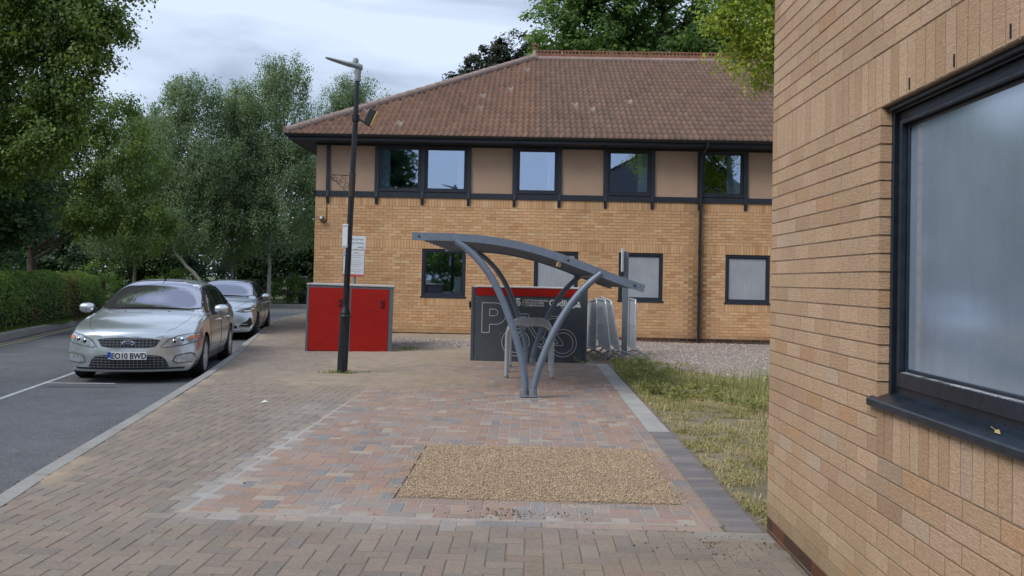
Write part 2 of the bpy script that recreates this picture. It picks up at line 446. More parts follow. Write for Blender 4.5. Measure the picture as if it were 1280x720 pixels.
def resample(P, n):
    P = np.array(P, float); d = np.r_[0, np.cumsum(np.hypot(*np.diff(P, axis=0).T))]
    t = np.linspace(0, d[-1], n); return np.c_[np.interp(t, d, P[:, 0]), np.interp(t, d, P[:, 1])]
def smooth_path(P, it=2):
    P = [tuple(p) for p in P]
    for _ in range(it):
        Q = [P[0]]
        for a, b in zip(P[:-1], P[1:]):
            Q.append((a[0] * .75 + b[0] * .25, a[1] * .75 + b[1] * .25)); Q.append((a[0] * .25 + b[0] * .75, a[1] * .25 + b[1] * .75))
        Q.append(P[-1]); P = Q
    return P
FARs = smooth_path(FAR, 2)
def offset_path(P, d):
    P = np.array(P, float); T = np.gradient(P, axis=0); T /= np.maximum(1e-9, np.hypot(T[:, 0], T[:, 1]))[:, None]
    return P + np.c_[T[:, 1], -T[:, 0]] * d     # to the right of travel
def strip(name, A, B, zA, zB, mt, **k):
    n = len(A); V = [(a[0], a[1], zA) for a in A] + [(b[0], b[1], zB) for b in B]
    F = [(i, i + 1, n + i + 1, n + i) for i in range(n - 1)]
    me = bpy.data.meshes.new(name); me.from_pydata(V, [], F); me.materials.append(mt); me.update()
    return link(name, me)

# terrain sheet reaching the horizon
g = MB(); g.sheet([(-900, -900, -.22), (900, -900, -.22), (900, 900, -.22), (-900, 900, -.22)])
tag(g.build('ground', M_grassland), kind='structure')
A = resample(NEAR, 160); B = resample(FARs, 160)
tag(strip('road', A, B, -.15, -.15, M_asphalt), kind='structure')
# near kerb: profile sheet-solid along path
def kerb(name, P, side, z_fn, width=.142, mt=M_kerb, unit=.9):
    """stones of .9 m with hairline joints; side=+1 body lies to the right of travel"""
    P = np.array(P); T = np.gradient(P, axis=0); T /= np.hypot(T[:, 0], T[:, 1])[:, None]; Nn = np.c_[T[:, 1], -T[:, 0]] * side
    mb = MB(); n = len(P)
    prof = lambda zt: [(0, -.2), (0, zt - .03), (.012, zt - .008), (.03, zt), (width, zt), (width, zt - .03)]
    vs = []; fs = []
    for i in range(n):
        for (d, z) in prof(z_fn(P[i][1])): vs.append((P[i][0] + Nn[i][0] * d, P[i][1] + Nn[i][1] * d, z))
    k = 6
    for i in range(n - 1):
        for j in range(k - 1): fs.append((i * k + j, (i + 1) * k + j, (i + 1) * k + j + 1, i * k + j + 1))
    mb.add(vs, fs)
    # joints
    d = np.r_[0, np.cumsum(np.hypot(*np.diff(P, axis=0).T))]
    for s in np.arange(0, d[-1], unit):
        x = np.interp(s, d, P[:, 0]); y = np.interp(s, d, P[:, 1]); tx = np.interp(s, d, T[:, 0]); ty = np.interp(s, d, T[:, 1])
        nx, ny = ty * side, -tx * side; zt = z_fn(y)
        a = Vector((x, y, 0)); t = Vector((tx, ty, 0)) * .004; nn = Vector((nx, ny, 0))
        z0 = Vector((0, 0, zt + .0015)); zb = Vector((0, 0, -.149))
        mb.add([a - t + nn * .03 + z0, a + t + nn * .03 + z0, a + t + nn * width + z0, a - t + nn * width + z0], [(0, 1, 2, 3)], 1)
    return mb.build(name, [mt, M_mortar_near])
drop = lambda y: float(np.interp(y, [-100, 8.9, 10.2, 100], [.004, .004, .009, .009]))
P = np.array([(kx(y) - .13, y) for y in np.arange(-12, 35.01, .25)] + [(-7.7, 36.9), (-6.3, 38.0), (-4, 38.5), (30, 38.7)])
tag(kerb('kerb_near', P, 1, drop), kind='structure')
tag(kerb('kerb_far', resample(FARs, 120), -1, lambda y: .02), kind='structure')
# channel: worn concrete strip on the road beside the dropped kerb
A = [(kx(y) - .13, y) for y in np.arange(-12, 10.3, .4)]; B = [(kx(y) - .13 - (.13 if y < 9.2 else .13 * max(0, (10.2 - y))), y) for y in np.arange(-12, 10.3, .4)]
tag(strip('road_channel', A, B, -.145, -.145, M_kerb), kind='structure')
# painted lines
def line(name, P, w, mt, z=-.146):
    P = np.array(P, float); return tag(strip(name, offset_path(P, -w / 2), offset_path(P, w / 2), z, z, mt), kind='structure')
line('parking_bay_line', resample([(-4.7, 2), (-5.48, 5.7), (-6.52, 10.38), (-7.04, 12.83), (-7.95, 16.9), (-8.75, 20.8)], 20), .065, M_white)
line('parking_bay_end_line', resample([(-6.62, 11.53), (-5.70, 11.62)], 4), .05, M_white, -.0945)
fo = resample(FARs, 150)
fo = fo[(fo[:, 1] > -10) & (fo[:, 0] < -9)]
line('yellow_line_outer', offset_path(fo, .28), .06, M_yellow); line('yellow_line_inner', offset_path(fo, .44), .06, M_yellow)

# verge beyond the road
fr = resample(FARs, 120); V = []; F = []
n = len(fr); off = offset_path(fr, -.125)
for i in range(n): V.append((off[i][0], off[i][1], .0))
for i in range(n): V.append((off[i][0] - 60 + (60 * i / n), off[i][1] + (70 if i > n * .5 else 0) * ((i / n - .5) * 2 if i > n * .5 else 0), .0))
F = [(i, n + i, n + i + 1, i + 1) for i in range(n - 1)]
me = bpy.data.meshes.new('verge'); me.from_pydata(V, [], F)
me.materials.append(mat('verge_grass', (.085, .10, .04), .95, noise=[(.8, .3), (20, .35)], bump=(60, .8, .02))); me.update()
tag(link('verge', me), kind='structure')

# ---- pavement
SAND = np.array((.325, .262, .20)); CEM = np.array((.365, .355, .345))
PX0, PX1, PY0, PY1 = -2.1, 1.17, 5.12, 14.95      # new patch
GX0, GX1, GY0, GY1 = -.86, 1.03, 5.60, 7.40       # gravel infill rectangle
def vnoise(x, y, s=1., seed=0):
    x = np.asarray(x) * s; y = np.asarray(y) * s
    xi = np.floor(x).astype(int); yi = np.floor(y).astype(int); xf = x - xi; yf = y - yi
    h = lambda a, b: ((np.sin(a * 127.1 + b * 311.7 + seed * 74.7) * 43758.5453) % 1)
    u = xf * xf * (3 - 2 * xf); v = yf * yf * (3 - 2 * yf)
    return (h(xi, yi) * (1 - u) + h(xi + 1, yi) * u) * (1 - v) + (h(xi, yi + 1) * (1 - u) + h(xi + 1, yi + 1) * u) * v
def sstep(a, b, x): t = np.clip((x - a) / (b - a), 0, 1); return t * t * (3 - 2 * t)
def dirt(x, y):
    x = np.asarray(x, float); y = np.asarray(y, float)
    nn = .5 * vnoise(x, y, .9, 1) + .3 * vnoise(x, y, 2.7, 2) + .2 * vnoise(x, y, 9, 3)
    zone = sstep(12.6, 15.2, y) * sstep(-3.9, -2.6, x) * (1 - sstep(-1.6, -.2, x + (y - 15) * .12))
    zone = np.maximum(zone, sstep(17.2, 18.4, y) * sstep(-4.8, -4.2, x))
    zone = np.maximum(zone, .75 * np.exp(-(((x + 2.1) / 1.5) ** 2 + ((y - 12.2) / 1.6) ** 2)))
    zone = np.maximum(zone, .9 * np.exp(-((x - np.interp(y, KY, KX) - .05) / .13) ** 2) * sstep(.45, .75, vnoise(x, y, 2.2, 14)))
    film = .25 * sstep(7, 13, y) + .18
    return np.clip(zone * 1.15 + film * (nn * 1.6 - .25) + (nn - .5) * .5 * zone, 0, 1)
def cement(x, y):
    x = np.asarray(x, float); y = np.asarray(y, float)
    nn = vnoise(x, y, 5, 5) * .6 + vnoise(x, y, 14, 6) * .4
    a = np.exp(-((x - (PX0 - .02)) / .11) ** 2) * sstep(4.8, 5.2, y) * (1 - sstep(7.4, 8.6, y))
    b = np.exp(-((y - 5.06) / .11) ** 2) * sstep(-2.4, -1.9, x) * (1 - sstep(.3, 1.2, x)) * .75
    b = np.maximum(b, .30 * sstep(4.98, 5.05, y) * (1 - sstep(5.5, 5.8, y)) * sstep(-2.1, -1.2, x) * (1 - sstep(.9, 1.3, x)) * (.5 + vnoise(x, y, 3, 17)))
    c = np.exp(-((x + 2.35) / .28) ** 2 - ((y - 9.0) / .9) ** 2) * .6
    return np.clip(np.maximum(np.maximum(a, b), c) * (nn * 1.7), 0, .9)
OLD = [(.34, (.236, .198, .166)), (.26, (.222, .188, .160)), (.2, (.25, .205, .168)), (.12, (.205, .180, .160)), (.08, (.238, .186, .155))]
NEW = [(.26, (.302, .205, .168)), (.20, (.28, .215, .19)), (.16, (.255, .222, .207)), (.10, (.325, .222, .168)), (.08, (.205, .198, .205)), (.14, (.262, .188, .162)), (.06, (.345, .285, .24))]
mb = MB()
def block(x0, y0, x1, y1, c, gap=.005, ch=.004):
    if x0 < GX1 and x1 > GX0 and y0 < GY1 and y1 > GY0:      # cut the block to the edge of the gravel opening
        opt = [(max(0, GX0 - x0), 'a'), (max(0, x1 - GX1), 'b'), (max(0, GY0 - y0), 'c'), (max(0, y1 - GY1), 'd')]; m, k_ = max(opt)
        if m < .012: return
        if k_ == 'a': x1 = GX0
        elif k_ == 'b': x0 = GX1
        elif k_ == 'c': y1 = GY0
        else: y0 = GY1
    x0 = max(x0, kx((y0 + y1) / 2) + .002)
    x0 += gap / 2; y0 += gap / 2; x1 -= gap / 2; y1 -= gap / 2
    if x1 - x0 < .02 or y1 - y0 < .02: return
    cx, cy = (x0 + x1) / 2, (y0 + y1) / 2
    d = float(dirt(cx, cy)); ce = float(cement(cx, cy))
    c = np.array(c); c = c * (1 - .55 * d) + SAND * .55 * d; c = c * (1 - ce * .6) + CEM * ce * .6
    z = random.uniform(-.0018, .0018); tx = random.uniform(-.006, .006); ty = random.uniform(-.006, .006)
    f = lambda x, y, dz: (x, y, z + dz + (x - cx) * tx + (y - cy) * ty)
    P = [f(x0 + ch, y0 + ch, 0), f(x1 - ch, y0 + ch, 0), f(x1 - ch, y1 - ch, 0), f(x0 + ch, y1 - ch, 0),
         f(x0, y0, -ch), f(x1, y0, -ch), f(x1, y1, -ch), f(x0, y1, -ch), f(x0, y0, -.02), f(x1, y0, -.02), f(x1, y1, -.02), f(x0, y1, -.02)]
    F = [(0, 1, 2, 3)] + [(4 + i, 4 + (i + 1) % 4, (i + 1) % 4, i) for i in range(4)] + [(8 + i, 8 + (i + 1) % 4, 4 + (i + 1) % 4, 4 + i) for i in range(4)]
    mb.add(P, F, 0, tuple(c))
def herring(x0, y0, x1, y1, keep, pal, ox=0, oy=0, clip=None):
    s = .1
    for j in range(int((y1 - y0) / s)):
        for i in range(int((x1 - x0) / s)):
            k = (i - j) % 4
            X, Y = x0 + i * s + ox, y0 + j * s + oy
            if k == 0: r = [X, Y, X + .2, Y + .1]
            elif k == 3: r = [X, Y, X + .1, Y + .2]
            else: continue
            if clip:
                r = [max(r[0], clip[0]), max(r[1], clip[1]), min(r[2], clip[2]), min(r[3], clip[3])]
                if r[2] - r[0] < .03 or r[3] - r[1] < .03: continue
            if keep((r[0] + r[2]) / 2, (r[1] + r[3]) / 2): block(*r, rnd_col(pal, .07), gap=.004)
inpatch = lambda x, y: PX0 < x < PX1 + .45 and PY0 - .1 < y < PY1 + 5
def keep_old(x, y):
    if x < kx(y) - .08 or (x > .98 and PY0 - .24 < y < PY0 - .1): return False
    if y < PY0 - .1: return x < 1.42 and y > 1.5
    if inpatch(x, y): return False
    if x > -2.1 and y > PY0 - .12: return False
    if y > 14.5 and x > -3.0: return y < 17.9 and x < -2.1
    if y > 18.6 and x > -5.4: return False
    if y < 8 and x > 1.42: return False
    return y < 33
herring(-9, 1.5, 1.5, 33, keep_old, OLD)
# filler of old blocks either side of patch bottom are covered by keep_old; new patch
def keep_new(x, y):
    if GX0 - .0 < x < GX1 and GY0 < y < GY1: return False
    return True
herring(PX0, PY0, PX1, PY1, lambda x, y: True, NEW, .03, .04, (PX0, PY0, PX1 - .1, PY1))
# straight courses: along the bottom of the patch and its right side
x = PX0
while x < PX1 - .02: block(x, PY0 - .1, min(PX1, x + .2), PY0, rnd_col(NEW, .07)); x += .2
y = PY0
while y < PY1: block(PX1 - .1, y, PX1, y + .2, rnd_col(NEW, .07)); y += .2
# filler edges next to the gravel
tag(mb.build('pavement', M_pave), kind='structure')
# charcoal and concrete edging along the right side
mb2 = MB(); mbp = mb; mb = mb2
y = PY0 - .08
DK = [(.5, (.16, .15, .155)), (.3, (.185, .17, .165)), (.2, (.135, .13, .14))]
while y < 8.3:
    ex = np.interp(y, [5, 8.5, 14], [1.19, 1.2, 1.18]); block(float(ex), y, float(ex) + .21, y + .1, rnd_col(DK, .08)); y += .1
while y < 14.9:
    block(1.18, y, 1.40, y + .45, rnd_col([(1, (.33, .325, .32))], .06), gap=.006, ch=.004); y += .45
block(.98, PY0 - .28, 1.42, PY0 - .1, (.25, .23, .205), gap=.002)
tag(mb2.build('pavement_edging', M_edge), kind='structure')
mb = mbp
# joint sand sheet: fills the joints and, where dirt has spread, lies over the blocks
xs = np.arange(-9, 1.46, .06); ys = np.r_[np.arange(1.5, 21.2, .06), np.arange(21.2, 35, .4)]
X, Y = np.meshgrid(xs, ys); d = dirt(X, Y); ce = cement(X, Y)
nn = vnoise(X, Y, 6, 8) * .5 + vnoise(X, Y, 19, 9) * .3 + vnoise(X, Y, 50, 10) * .2
newp = (X > PX0) & (X < PX1) & (Y > PY0)
Z = -.0040 + .0025 * nn + np.where(newp, .0004, 0) + sstep(.55, .95, d) * (.012 * nn - .0005) + sstep(.5, .9, ce) * .002 * nn
fg = sstep(18, 21, Y) * sstep(-5.2, -4.4, X) * .06
Z = Z + fg
Z[(X > GX0) & (X < GX1) & (Y > GY0) & (Y < GY1)] = -.03
Z = np.where(X < np.interp(Y, KY, KX) - .02, -.19, Z)
base = np.where(newp[..., None], np.array((.37, .325, .28)), np.array((.155, .128, .105)))
dd = np.clip(d * 1.3, 0, 1)[..., None]; C = base * (1 - dd) + SAND * (.85 + .3 * nn[..., None]) * dd
C = C * (1 - ce[..., None]) + CEM * ce[..., None]
ny, nx = X.shape; I = np.arange(nx * ny).reshape(ny, nx)
F = np.c_[I[:-1, :-1].ravel(), I[:-1, 1:].ravel(), I[1:, 1:].ravel(), I[1:, :-1].ravel()]
tag(np_mesh('pavement_joint_sand', np.c_[X.ravel(), Y.ravel(), Z.ravel()], F, M_sand, cols=C.reshape(-1, 3), smooth=True), kind='structure')
# path behind camera
g = MB(); g.bb((-2.9, -30, -.12), (1.4, 1.5, -.004)); tag(g.build('pavement_behind', mat('paving_plain', (.27, .22, .185), .9, noise=(9, .2))), kind='structure')

# ---- loose stones
def stones(name, P, size, pal, flat=.7, seed=1, mt=M_gravel):
    rg = np.random.default_rng(seed); n = len(P)
    base = np.array([(1, 0, 0), (-1, 0, 0), (0, 1, 0), (0, -1, 0), (0, 0, 1), (0, 0, -1)], float)
    fc = np.array([(0, 2, 4), (2, 1, 4), (1, 3, 4), (3, 0, 4), (2, 0, 5), (1, 2, 5), (3, 1, 5), (0, 3, 5)])
    S = (size[0] + (size[1] - size[0]) * rg.random(n) ** 2)[:, None, None] * (.65 + .7 * rg.random((n, 6, 1)))
    V = base[None] * S * np.array((1, 1, flat))
    a = rg.random(n) * 6.28; t = (rg.random(n) - .5) * 1.4; ca, sa = np.cos(a), np.sin(a); ct, st = np.cos(t), np.sin(t)
    x = V[..., 0]; y = V[..., 1] * ct[:, None] - V[..., 2] * st[:, None]; z = V[..., 1] * st[:, None] + V[..., 2] * ct[:, None]
    V = np.stack([x * ca[:, None] - y * sa[:, None], x * sa[:, None] + y * ca[:, None], z], -1) + P[:, None, :]
    F = (fc[None] + (np.arange(n) * 6)[:, None, None]).reshape(-1, 3)
    pal = np.array(pal); c = pal[rg.integers(0, len(pal), n)] * (.8 + .4 * rg.random((n, 1)))
    return np_mesh(name, V.reshape(-1, 3), F, mt, cols=np.repeat(c, 6, 0))
n = 46000; x = RNG.uniform(GX0 + .006, GX1 - .006, n); y = RNG.uniform(GY0 + .006, GY1 - .006, n)
z = -.003 + .010 * vnoise(x, y, 3, 4) + RNG.random(n) * .005
GP = [(.50, .375, .25), (.46, .34, .225), (.53, .41, .285), (.42, .31, .205), (.58, .47, .35), (.40, .30, .21)]
o = stones('gravel_infill', np.c_[x, y, z], (.0032, .0070), GP, seed=3)
tag(o, 'rectangle of tan pea gravel set into the new block paving', 'gravel', kind='stuff')
g = MB(); g.bb((GX0, GY0, -.03), (GX1, GY1, -.004), col=(.40, .32, .225)); tag(g.build('gravel_infill_bed', M_gravbase), kind='structure')
n = 1500; q = RNG.random(n) * 4; t = RNG.random(n); o_ = np.abs(RNG.normal(0, .06, n))
x = np.where(q < 1, GX0 - o_, np.where(q < 2, GX1 + o_, GX0 + t * (GX1 - GX0))); y = np.where(q < 2, GY0 + t * (GY1 - GY0), np.where(q < 3, GY0 - o_, GY1 + o_))
tag(stones('gravel_spill', np.c_[x, y, np.full(n, .003)], (.0030, .0065), GP, seed=23), 'stray pea gravel spilled round the edge of the gravel rectangle', 'gravel', kind='stuff')
# spilled soil crumbs and stray stones on the paving
n = 900; q = RNG.random(n)
n = n; x = np.where(q < .35, RNG.normal(-.05, .22, n), np.where(q < .6, RNG.normal(1.1, .25, n), RNG.uniform(-3.2, 1.3, n)))
y = np.where(q < .35, RNG.normal(5.28, .07, n), np.where(q < .6, RNG.normal(4.75, .2, n), RNG.uniform(4.4, 15, n)))
k_ = (x < 1.38) & ~((x > GX0) & (x < GX1) & (y > GY0) & (y < GY1)); x = x[k_]; y = y[k_]
o = stones('spilled_soil_crumbs', np.c_[x, y, np.full(len(x), .003)], (.002, .0075), [(.08, .055, .035), (.14, .11, .07), (.30, .26, .2)], seed=5)
tag(o, 'soil crumbs and stray stones spilled over the block paving', 'soil crumbs', kind='stuff')

# ---- gravel bed by the building, and rough grass on the right
def grid_sheet(name, xs, ys, zf, cf, mt, kind='structure'):
    X, Y = np.meshgrid(xs, ys); Z = zf(X, Y); C = cf(X, Y); ny, nx = X.shape; I = np.arange(nx * ny).reshape(ny, nx)
    F = np.c_[I[:-1, :-1].ravel(), I[:-1, 1:].ravel(), I[1:, 1:].ravel(), I[1:, :-1].ravel()]
    return tag(np_mesh(name, np.c_[X.ravel(), Y.ravel(), Z.ravel()], F, mt, cols=C.reshape(-1, 3), smooth=True), kind=kind)
gb_edge = lambda x: np.interp(x, [-4.3, -1.2, 1.2, 2.2, 3.3, 6], [18.2, 18.0, 17.4, 15.2, 13.2, 12.6])
def gz(x, y): return .055 - .055 * sstep(-2, 4, x) - .02 * (1 - sstep(14, 20, y)) + .03 * (vnoise(x, y, 1.3, 11) - .5) - .02
grid_sheet('gravel_bed', np.arange(-4.6, 13, .12), np.arange(12.0, 21.25, .12), lambda X, Y: np.where(Y < gb_edge(X) - .35, -.05, gz(X, Y)),
           lambda X, Y: np.array((.34, .285, .25)) * (.8 + .4 * vnoise(X, Y, 3, 2))[..., None], M_gravbase)
n = 26000; x = RNG.uniform(-4.4, 7.2, n); y = 21.15 - (RNG.random(n) ** .9) * 9.0
k_ = y > gb_edge(x) + RNG.normal(0, .25, n); x = x[k_]; y = y[k_]
o = stones('gravel_bed_stones', np.c_[x, y, gz(x, y) + .006], (.010, .026), [(.44, .38, .34), (.36, .31, .28), (.52, .46, .42), (.30, .26, .24), (.42, .32, .27)], seed=8)
tag(o, 'pinkish grey gravel bed along the foot of the brick building', 'gravel', kind='stuff')
def sz(x, y): return np.where(y > gb_edge(x) - .1, -.07, 0) + np.where(x < 1.42, -.03, .0) + .03 * (vnoise(x, y, 2.2, 21) - .4) + .012 * vnoise(x, y, 9, 22) - .018
def sc(X, Y):
    a = np.array((.31, .25, .175)); b = np.array((.20, .18, .105)); t = vnoise(X, Y, 2.4, 23)[..., None]; return a * (1 - t) + b * t
grid_sheet('grass_soil', np.r_[1.41, np.arange(1.46, 13, .08)], np.arange(5.0, 17.4, .08), sz, sc, M_soil)
g = MB(); g.bb((-1.0, 14.95, -.06), (1.5, 17.6, -.012), col=(.30, .24, .17)); tag(g.build('soil_behind_locker', M_soil), kind='structure')

def blades(name, P, h, w, cols, lean=.5, seed=1, label=None, cat='grass', mt=M_blade, patch=0):
    rg = np.random.default_rng(seed); n = len(P); H = h * (.5 + rg.random(n)); W = w * (.6 + .8 * rg.random(n))
    a = rg.random(n) * 6.283; d = np.c_[np.cos(a), np.sin(a), np.zeros(n)]; s = np.c_[-np.sin(a), np.cos(a), np.zeros(n)]
    ln = lean * rg.random(n)
    up = np.array((0, 0, 1.))
    p1 = P + d * (H * ln * .35)[:, None] + up * (H * .55)[:, None]
    p2 = P + d * (H * ln)[:, None] + up * (H * (1 - .45 * ln))[:, None]
    V = np.stack([P - s * W[:, None] / 2, P + s * W[:, None] / 2, p1 + s * W[:, None] * .4, p1 - s * W[:, None] * .4, p2 + s * W[:, None] * .06, p2 - s * W[:, None] * .06], 1)
    F = np.array([(0, 1, 2, 3), (3, 2, 4, 5)])[None] + (np.arange(n) * 6)[:, None, None]
    pal = np.array(cols); ki = rg.integers(0, len(pal), n)
    if patch: ki = np.clip((vnoise(P[:, 0], P[:, 1], patch, 71) * 1.1 - .05 + rg.normal(0, .16, n)) * len(pal), 0, len(pal) - 1).astype(int)
    c = pal[ki] * (.75 + .5 * rg.random((n, 1)))
    o = np_mesh(name, V.reshape(-1, 3), F.reshape(-1, 4), mt, cols=np.repeat(c, 6, 0))
    return tag(o, label, cat, kind='stuff')
# cut straw-like grass in the strip, lying nearly flat
n = 110000; x = 1.43 + RNG.random(n) ** 1.2 * 4.6; y = RNG.uniform(5.1, 13.8, n)
k_ = (vnoise(x, y, 2.5, 31) * .5 + vnoise(x, y, 9, 32) * .5 + RNG.normal(0, .07, n) > .46) & ((x < .30 * y + .3)); x, y = x[k_], y[k_]
blades('cut_grass', np.c_[x, y, sz(x, y)], .042, .0075, [(.52, .44, .28), (.47, .39, .24), (.40, .34, .19), (.37, .33, .16), (.27, .27, .11)], 2.3, 2, 'thin yellowed cut grass over soil beside the paving edge', patch=2.2)
# taller green weeds between the grass and the gravel
n = 9500; x = RNG.uniform(1.42, 6.2, n); c_ = np.interp(x, [1.4, 2.2, 3.3, 6], [12.6, 11.0, 10.0, 9.6]); y = c_ + RNG.normal(0, 1, n) * np.interp(x, [1.4, 2.2, 3.5], [1.35, 1.35, 1.2])
k_ = (vnoise(x, y, 1.6, 41) > .38) & (y < 15.9) & (y > 8) & (x < .31 * y + .2); x, y = x[k_], y[k_]
blades('tall_grass', np.c_[x, y, sz(x, y)], .12, .010, [(.31, .30, .12), (.40, .36, .17), (.25, .26, .10), (.47, .41, .23), (.34, .33, .15)], .9, 4, 'tall yellow green weeds growing along the gravel edge')
n = 1300; x = RNG.normal(3.6, .7, n); y = 11.6 + RNG.normal(0, .6, n); k_ = (x < 5.2) & (x > 2.2); x, y = x[k_], y[k_]
blades('seeding_grass', np.c_[x, y, sz(x, y)], .26, .007, [(.27, .29, .11), (.36, .34, .18), (.22, .25, .09)], .5, 6, 'seeding grass stems before the gravel near the near building corner')
n = 500; x = RNG.uniform(-5.2, -2.4, n); q = RNG.random(n); x = np.where(q < .5, RNG.normal(-2.8, .14, n), RNG.normal(-2.45, .12, n)); y = np.where(q < .5, RNG.normal(12.68, .06, n), RNG.normal(17.3, .35, n))
blades('kerb_weeds', np.c_[x, y, np.full(n, .0)], .05, .008, [(.22, .26, .08), (.28, .27, .12)], 1.1, 7, 'small weeds round the lamp post foot and red lockers')

def leaf_cloud(C, Rr, n_clump, clump_r, n_leaf, size, pal, rg, droop=0, shell=.45, up=.35, flat=.7):
    """C,Rr blobs arrays. returns V,F,cols, clump centers"""
    C = np.asarray(C, float); Rr = np.asarray(Rr, float)
    vol = np.prod(Rr, 1) ** (2 / 3); w_ = vol / vol.sum(); bi = rg.choice(len(C), n_clump, p=w_)
    d = rg.normal(size=(n_clump, 3)); d /= np.linalg.norm(d, axis=1)[:, None]
    r = rg.random(n_clump) ** shell
    cc = C[bi] + d * r[:, None] * Rr[bi]
    cr = clump_r * (.6 + .9 * rg.random(n_clump))
    ctone = rg.random(n_clump)
    li = np.repeat(np.arange(n_clump), n_leaf); n = len(li)
    g = rg.normal(size=(n, 3)); g /= np.maximum(np.linalg.norm(g, axis=1), .2)[:, None]; g *= (rg.random(n) ** .55)[:, None]
    P = cc[li] + g * cr[li][:, None] * np.array((1, 1, flat))
    if droop: P[:, 2] -= droop * rg.random(n) ** 1.5 * (.4 + ctone[li])
    nrm = rg.normal(size=(n, 3)) * .6 + g * .6 + (cc[li] - C[bi][li]) / Rr[bi][li] * .5 + np.array((-.1, -.35, up * 2.2)); nrm /= np.linalg.norm(nrm, axis=1)[:, None]
    t = rg.normal(size=(n, 3)); 
    if droop: t = t * .5 + np.array((0, 0, -1.2))
    t -= nrm * (t * nrm).sum(1)[:, None]; t /= np.linalg.norm(t, axis=1)[:, None]; b = np.cross(nrm, t)
    s = (size * (.6 + .8 * rg.random(n)))[:, None]
    V = np.stack([P - t * s * .5, P + b * s * .34 + nrm * s * .06, P + t * s * .5, P - b * s * .34 + nrm * s * .06], 1)
    F = np.arange(n * 4).reshape(n, 4)
    pal = np.array(pal); k = np.clip((ctone[li] * .55 + rg.random(n) * .45) * len(pal), 0, len(pal) - 1).astype(int)
    col = pal[k] * (.8 + .4 * rg.random((n, 1)))
    return V.reshape(-1, 3), F, np.repeat(col, 4, 0), cc, cr

def make_tree(name, label, cat, base, trunk_h, trunk_r, blobs, n_clump, clump_r, n_leaf, size, pal, seed, group=None, bark=M_bark,
              droop=0, lean=(0, 0), nb=26, mt=M_leaf, shell=.45, trunk_path=None, up=.35, flat=.7):
    rg = np.random.default_rng(seed); root = empty(name, base, label=label, cat=cat, group=group)
    C = [b[:3] for b in blobs]; Rr = [b[3:] for b in blobs]
    V, F, col, cc, cr = leaf_cloud(C, Rr, n_clump, clump_r, n_leaf, size, pal, rg, droop, shell, up, flat)
    np_mesh('crown', V, F, mt, root, cols=col)
    tb = MB()
    ctr = np.average(np.array(C), axis=0, weights=np.prod(np.array(Rr), 1)); topz = max(c[2] + r[2] * .7 for c, r in zip(C, Rr))
    if trunk_path is None:
        trunk_path = [(0, 0, -.1), (lean[0] * .3, lean[1] * .3, trunk_h * .5), (lean[0], lean[1], trunk_h), (ctr[0] * .6 + lean[0] * .4, ctr[1] * .6 + lean[1] * .4, (trunk_h + topz) / 2), (ctr[0], ctr[1], topz)]
    k = len(trunk_path); rs = [trunk_r * (1.35 if i == 0 else (1 - i / (k - .6)) + .05) for i in range(k)]
    # refine the trunk with slight wander
    tp = []; tr = []
    for i in range(k - 1):
        for q in range(4):
            t = q / 4; p = Vector(trunk_path[i]).lerp(Vector(trunk_path[i + 1]), t)
            if i or q: p += Vector(rg.normal(0, trunk_r * .22, 3)) * (1 if i else .3)
            tp.append(p); tr.append(rs[i] * (1 - t) + rs[i + 1] * t)
    tp.append(Vector(trunk_path[-1])); tr.append(rs[-1])
    tb.tube(tp, tr, 9)
    pick = rg.choice(len(cc), min(nb, len(cc)), replace=False)
    for i in pick:
        e_ = Vector(cc[i]); 
        zi = max(trunk_h * .75, min(e_.z - .25 * (Vector((e_.x, e_.y, 0)) - Vector((tp[-1].x, tp[-1].y, 0))).length - .3, topz * .95))
        st = min(tp[3:], key=lambda p: abs(p.z - zi)); j = tp.index(st); r0 = max(.012, tr[j] * .5)
        mid = st.lerp(e_, .5) + Vector(rg.normal(0, .18, 3)) + Vector((0, 0, .15 * (e_ - st).length))
        tb.tube([st, st.lerp(mid, .5) + Vector(rg.normal(0, .05, 3)), mid, mid.lerp(e_, .55), e_], [r0, r0 * .75, r0 * .5, r0 * .32, r0 * .12], 5)
    tb.build('trunk', bark, root, smooth=True)
    return root

GL = [(.055, .10, .034), (.09, .15, .045), (.135, .205, .055), (.185, .255, .065), (.25, .29, .08)]
GD = [(.035, .072, .038), (.055, .105, .054), (.078, .135, .064), (.105, .165, .072)]
GB = [(.10, .155, .098), (.14, .205, .125), (.185, .255, .15), (.24, .30, .18)]
GS = [(.055, .115, .03), (.085, .165, .04), (.13, .215, .055), (.18, .27, .075)]
GY_ = [(.17, .24, .045), (.24, .31, .055), (.32, .38, .07), (.44, .43, .08)]
GX_ = [(.022, .034, .022), (.035, .045, .028), (.05, .055, .032)]
TG = 'trees along the far side of the road'
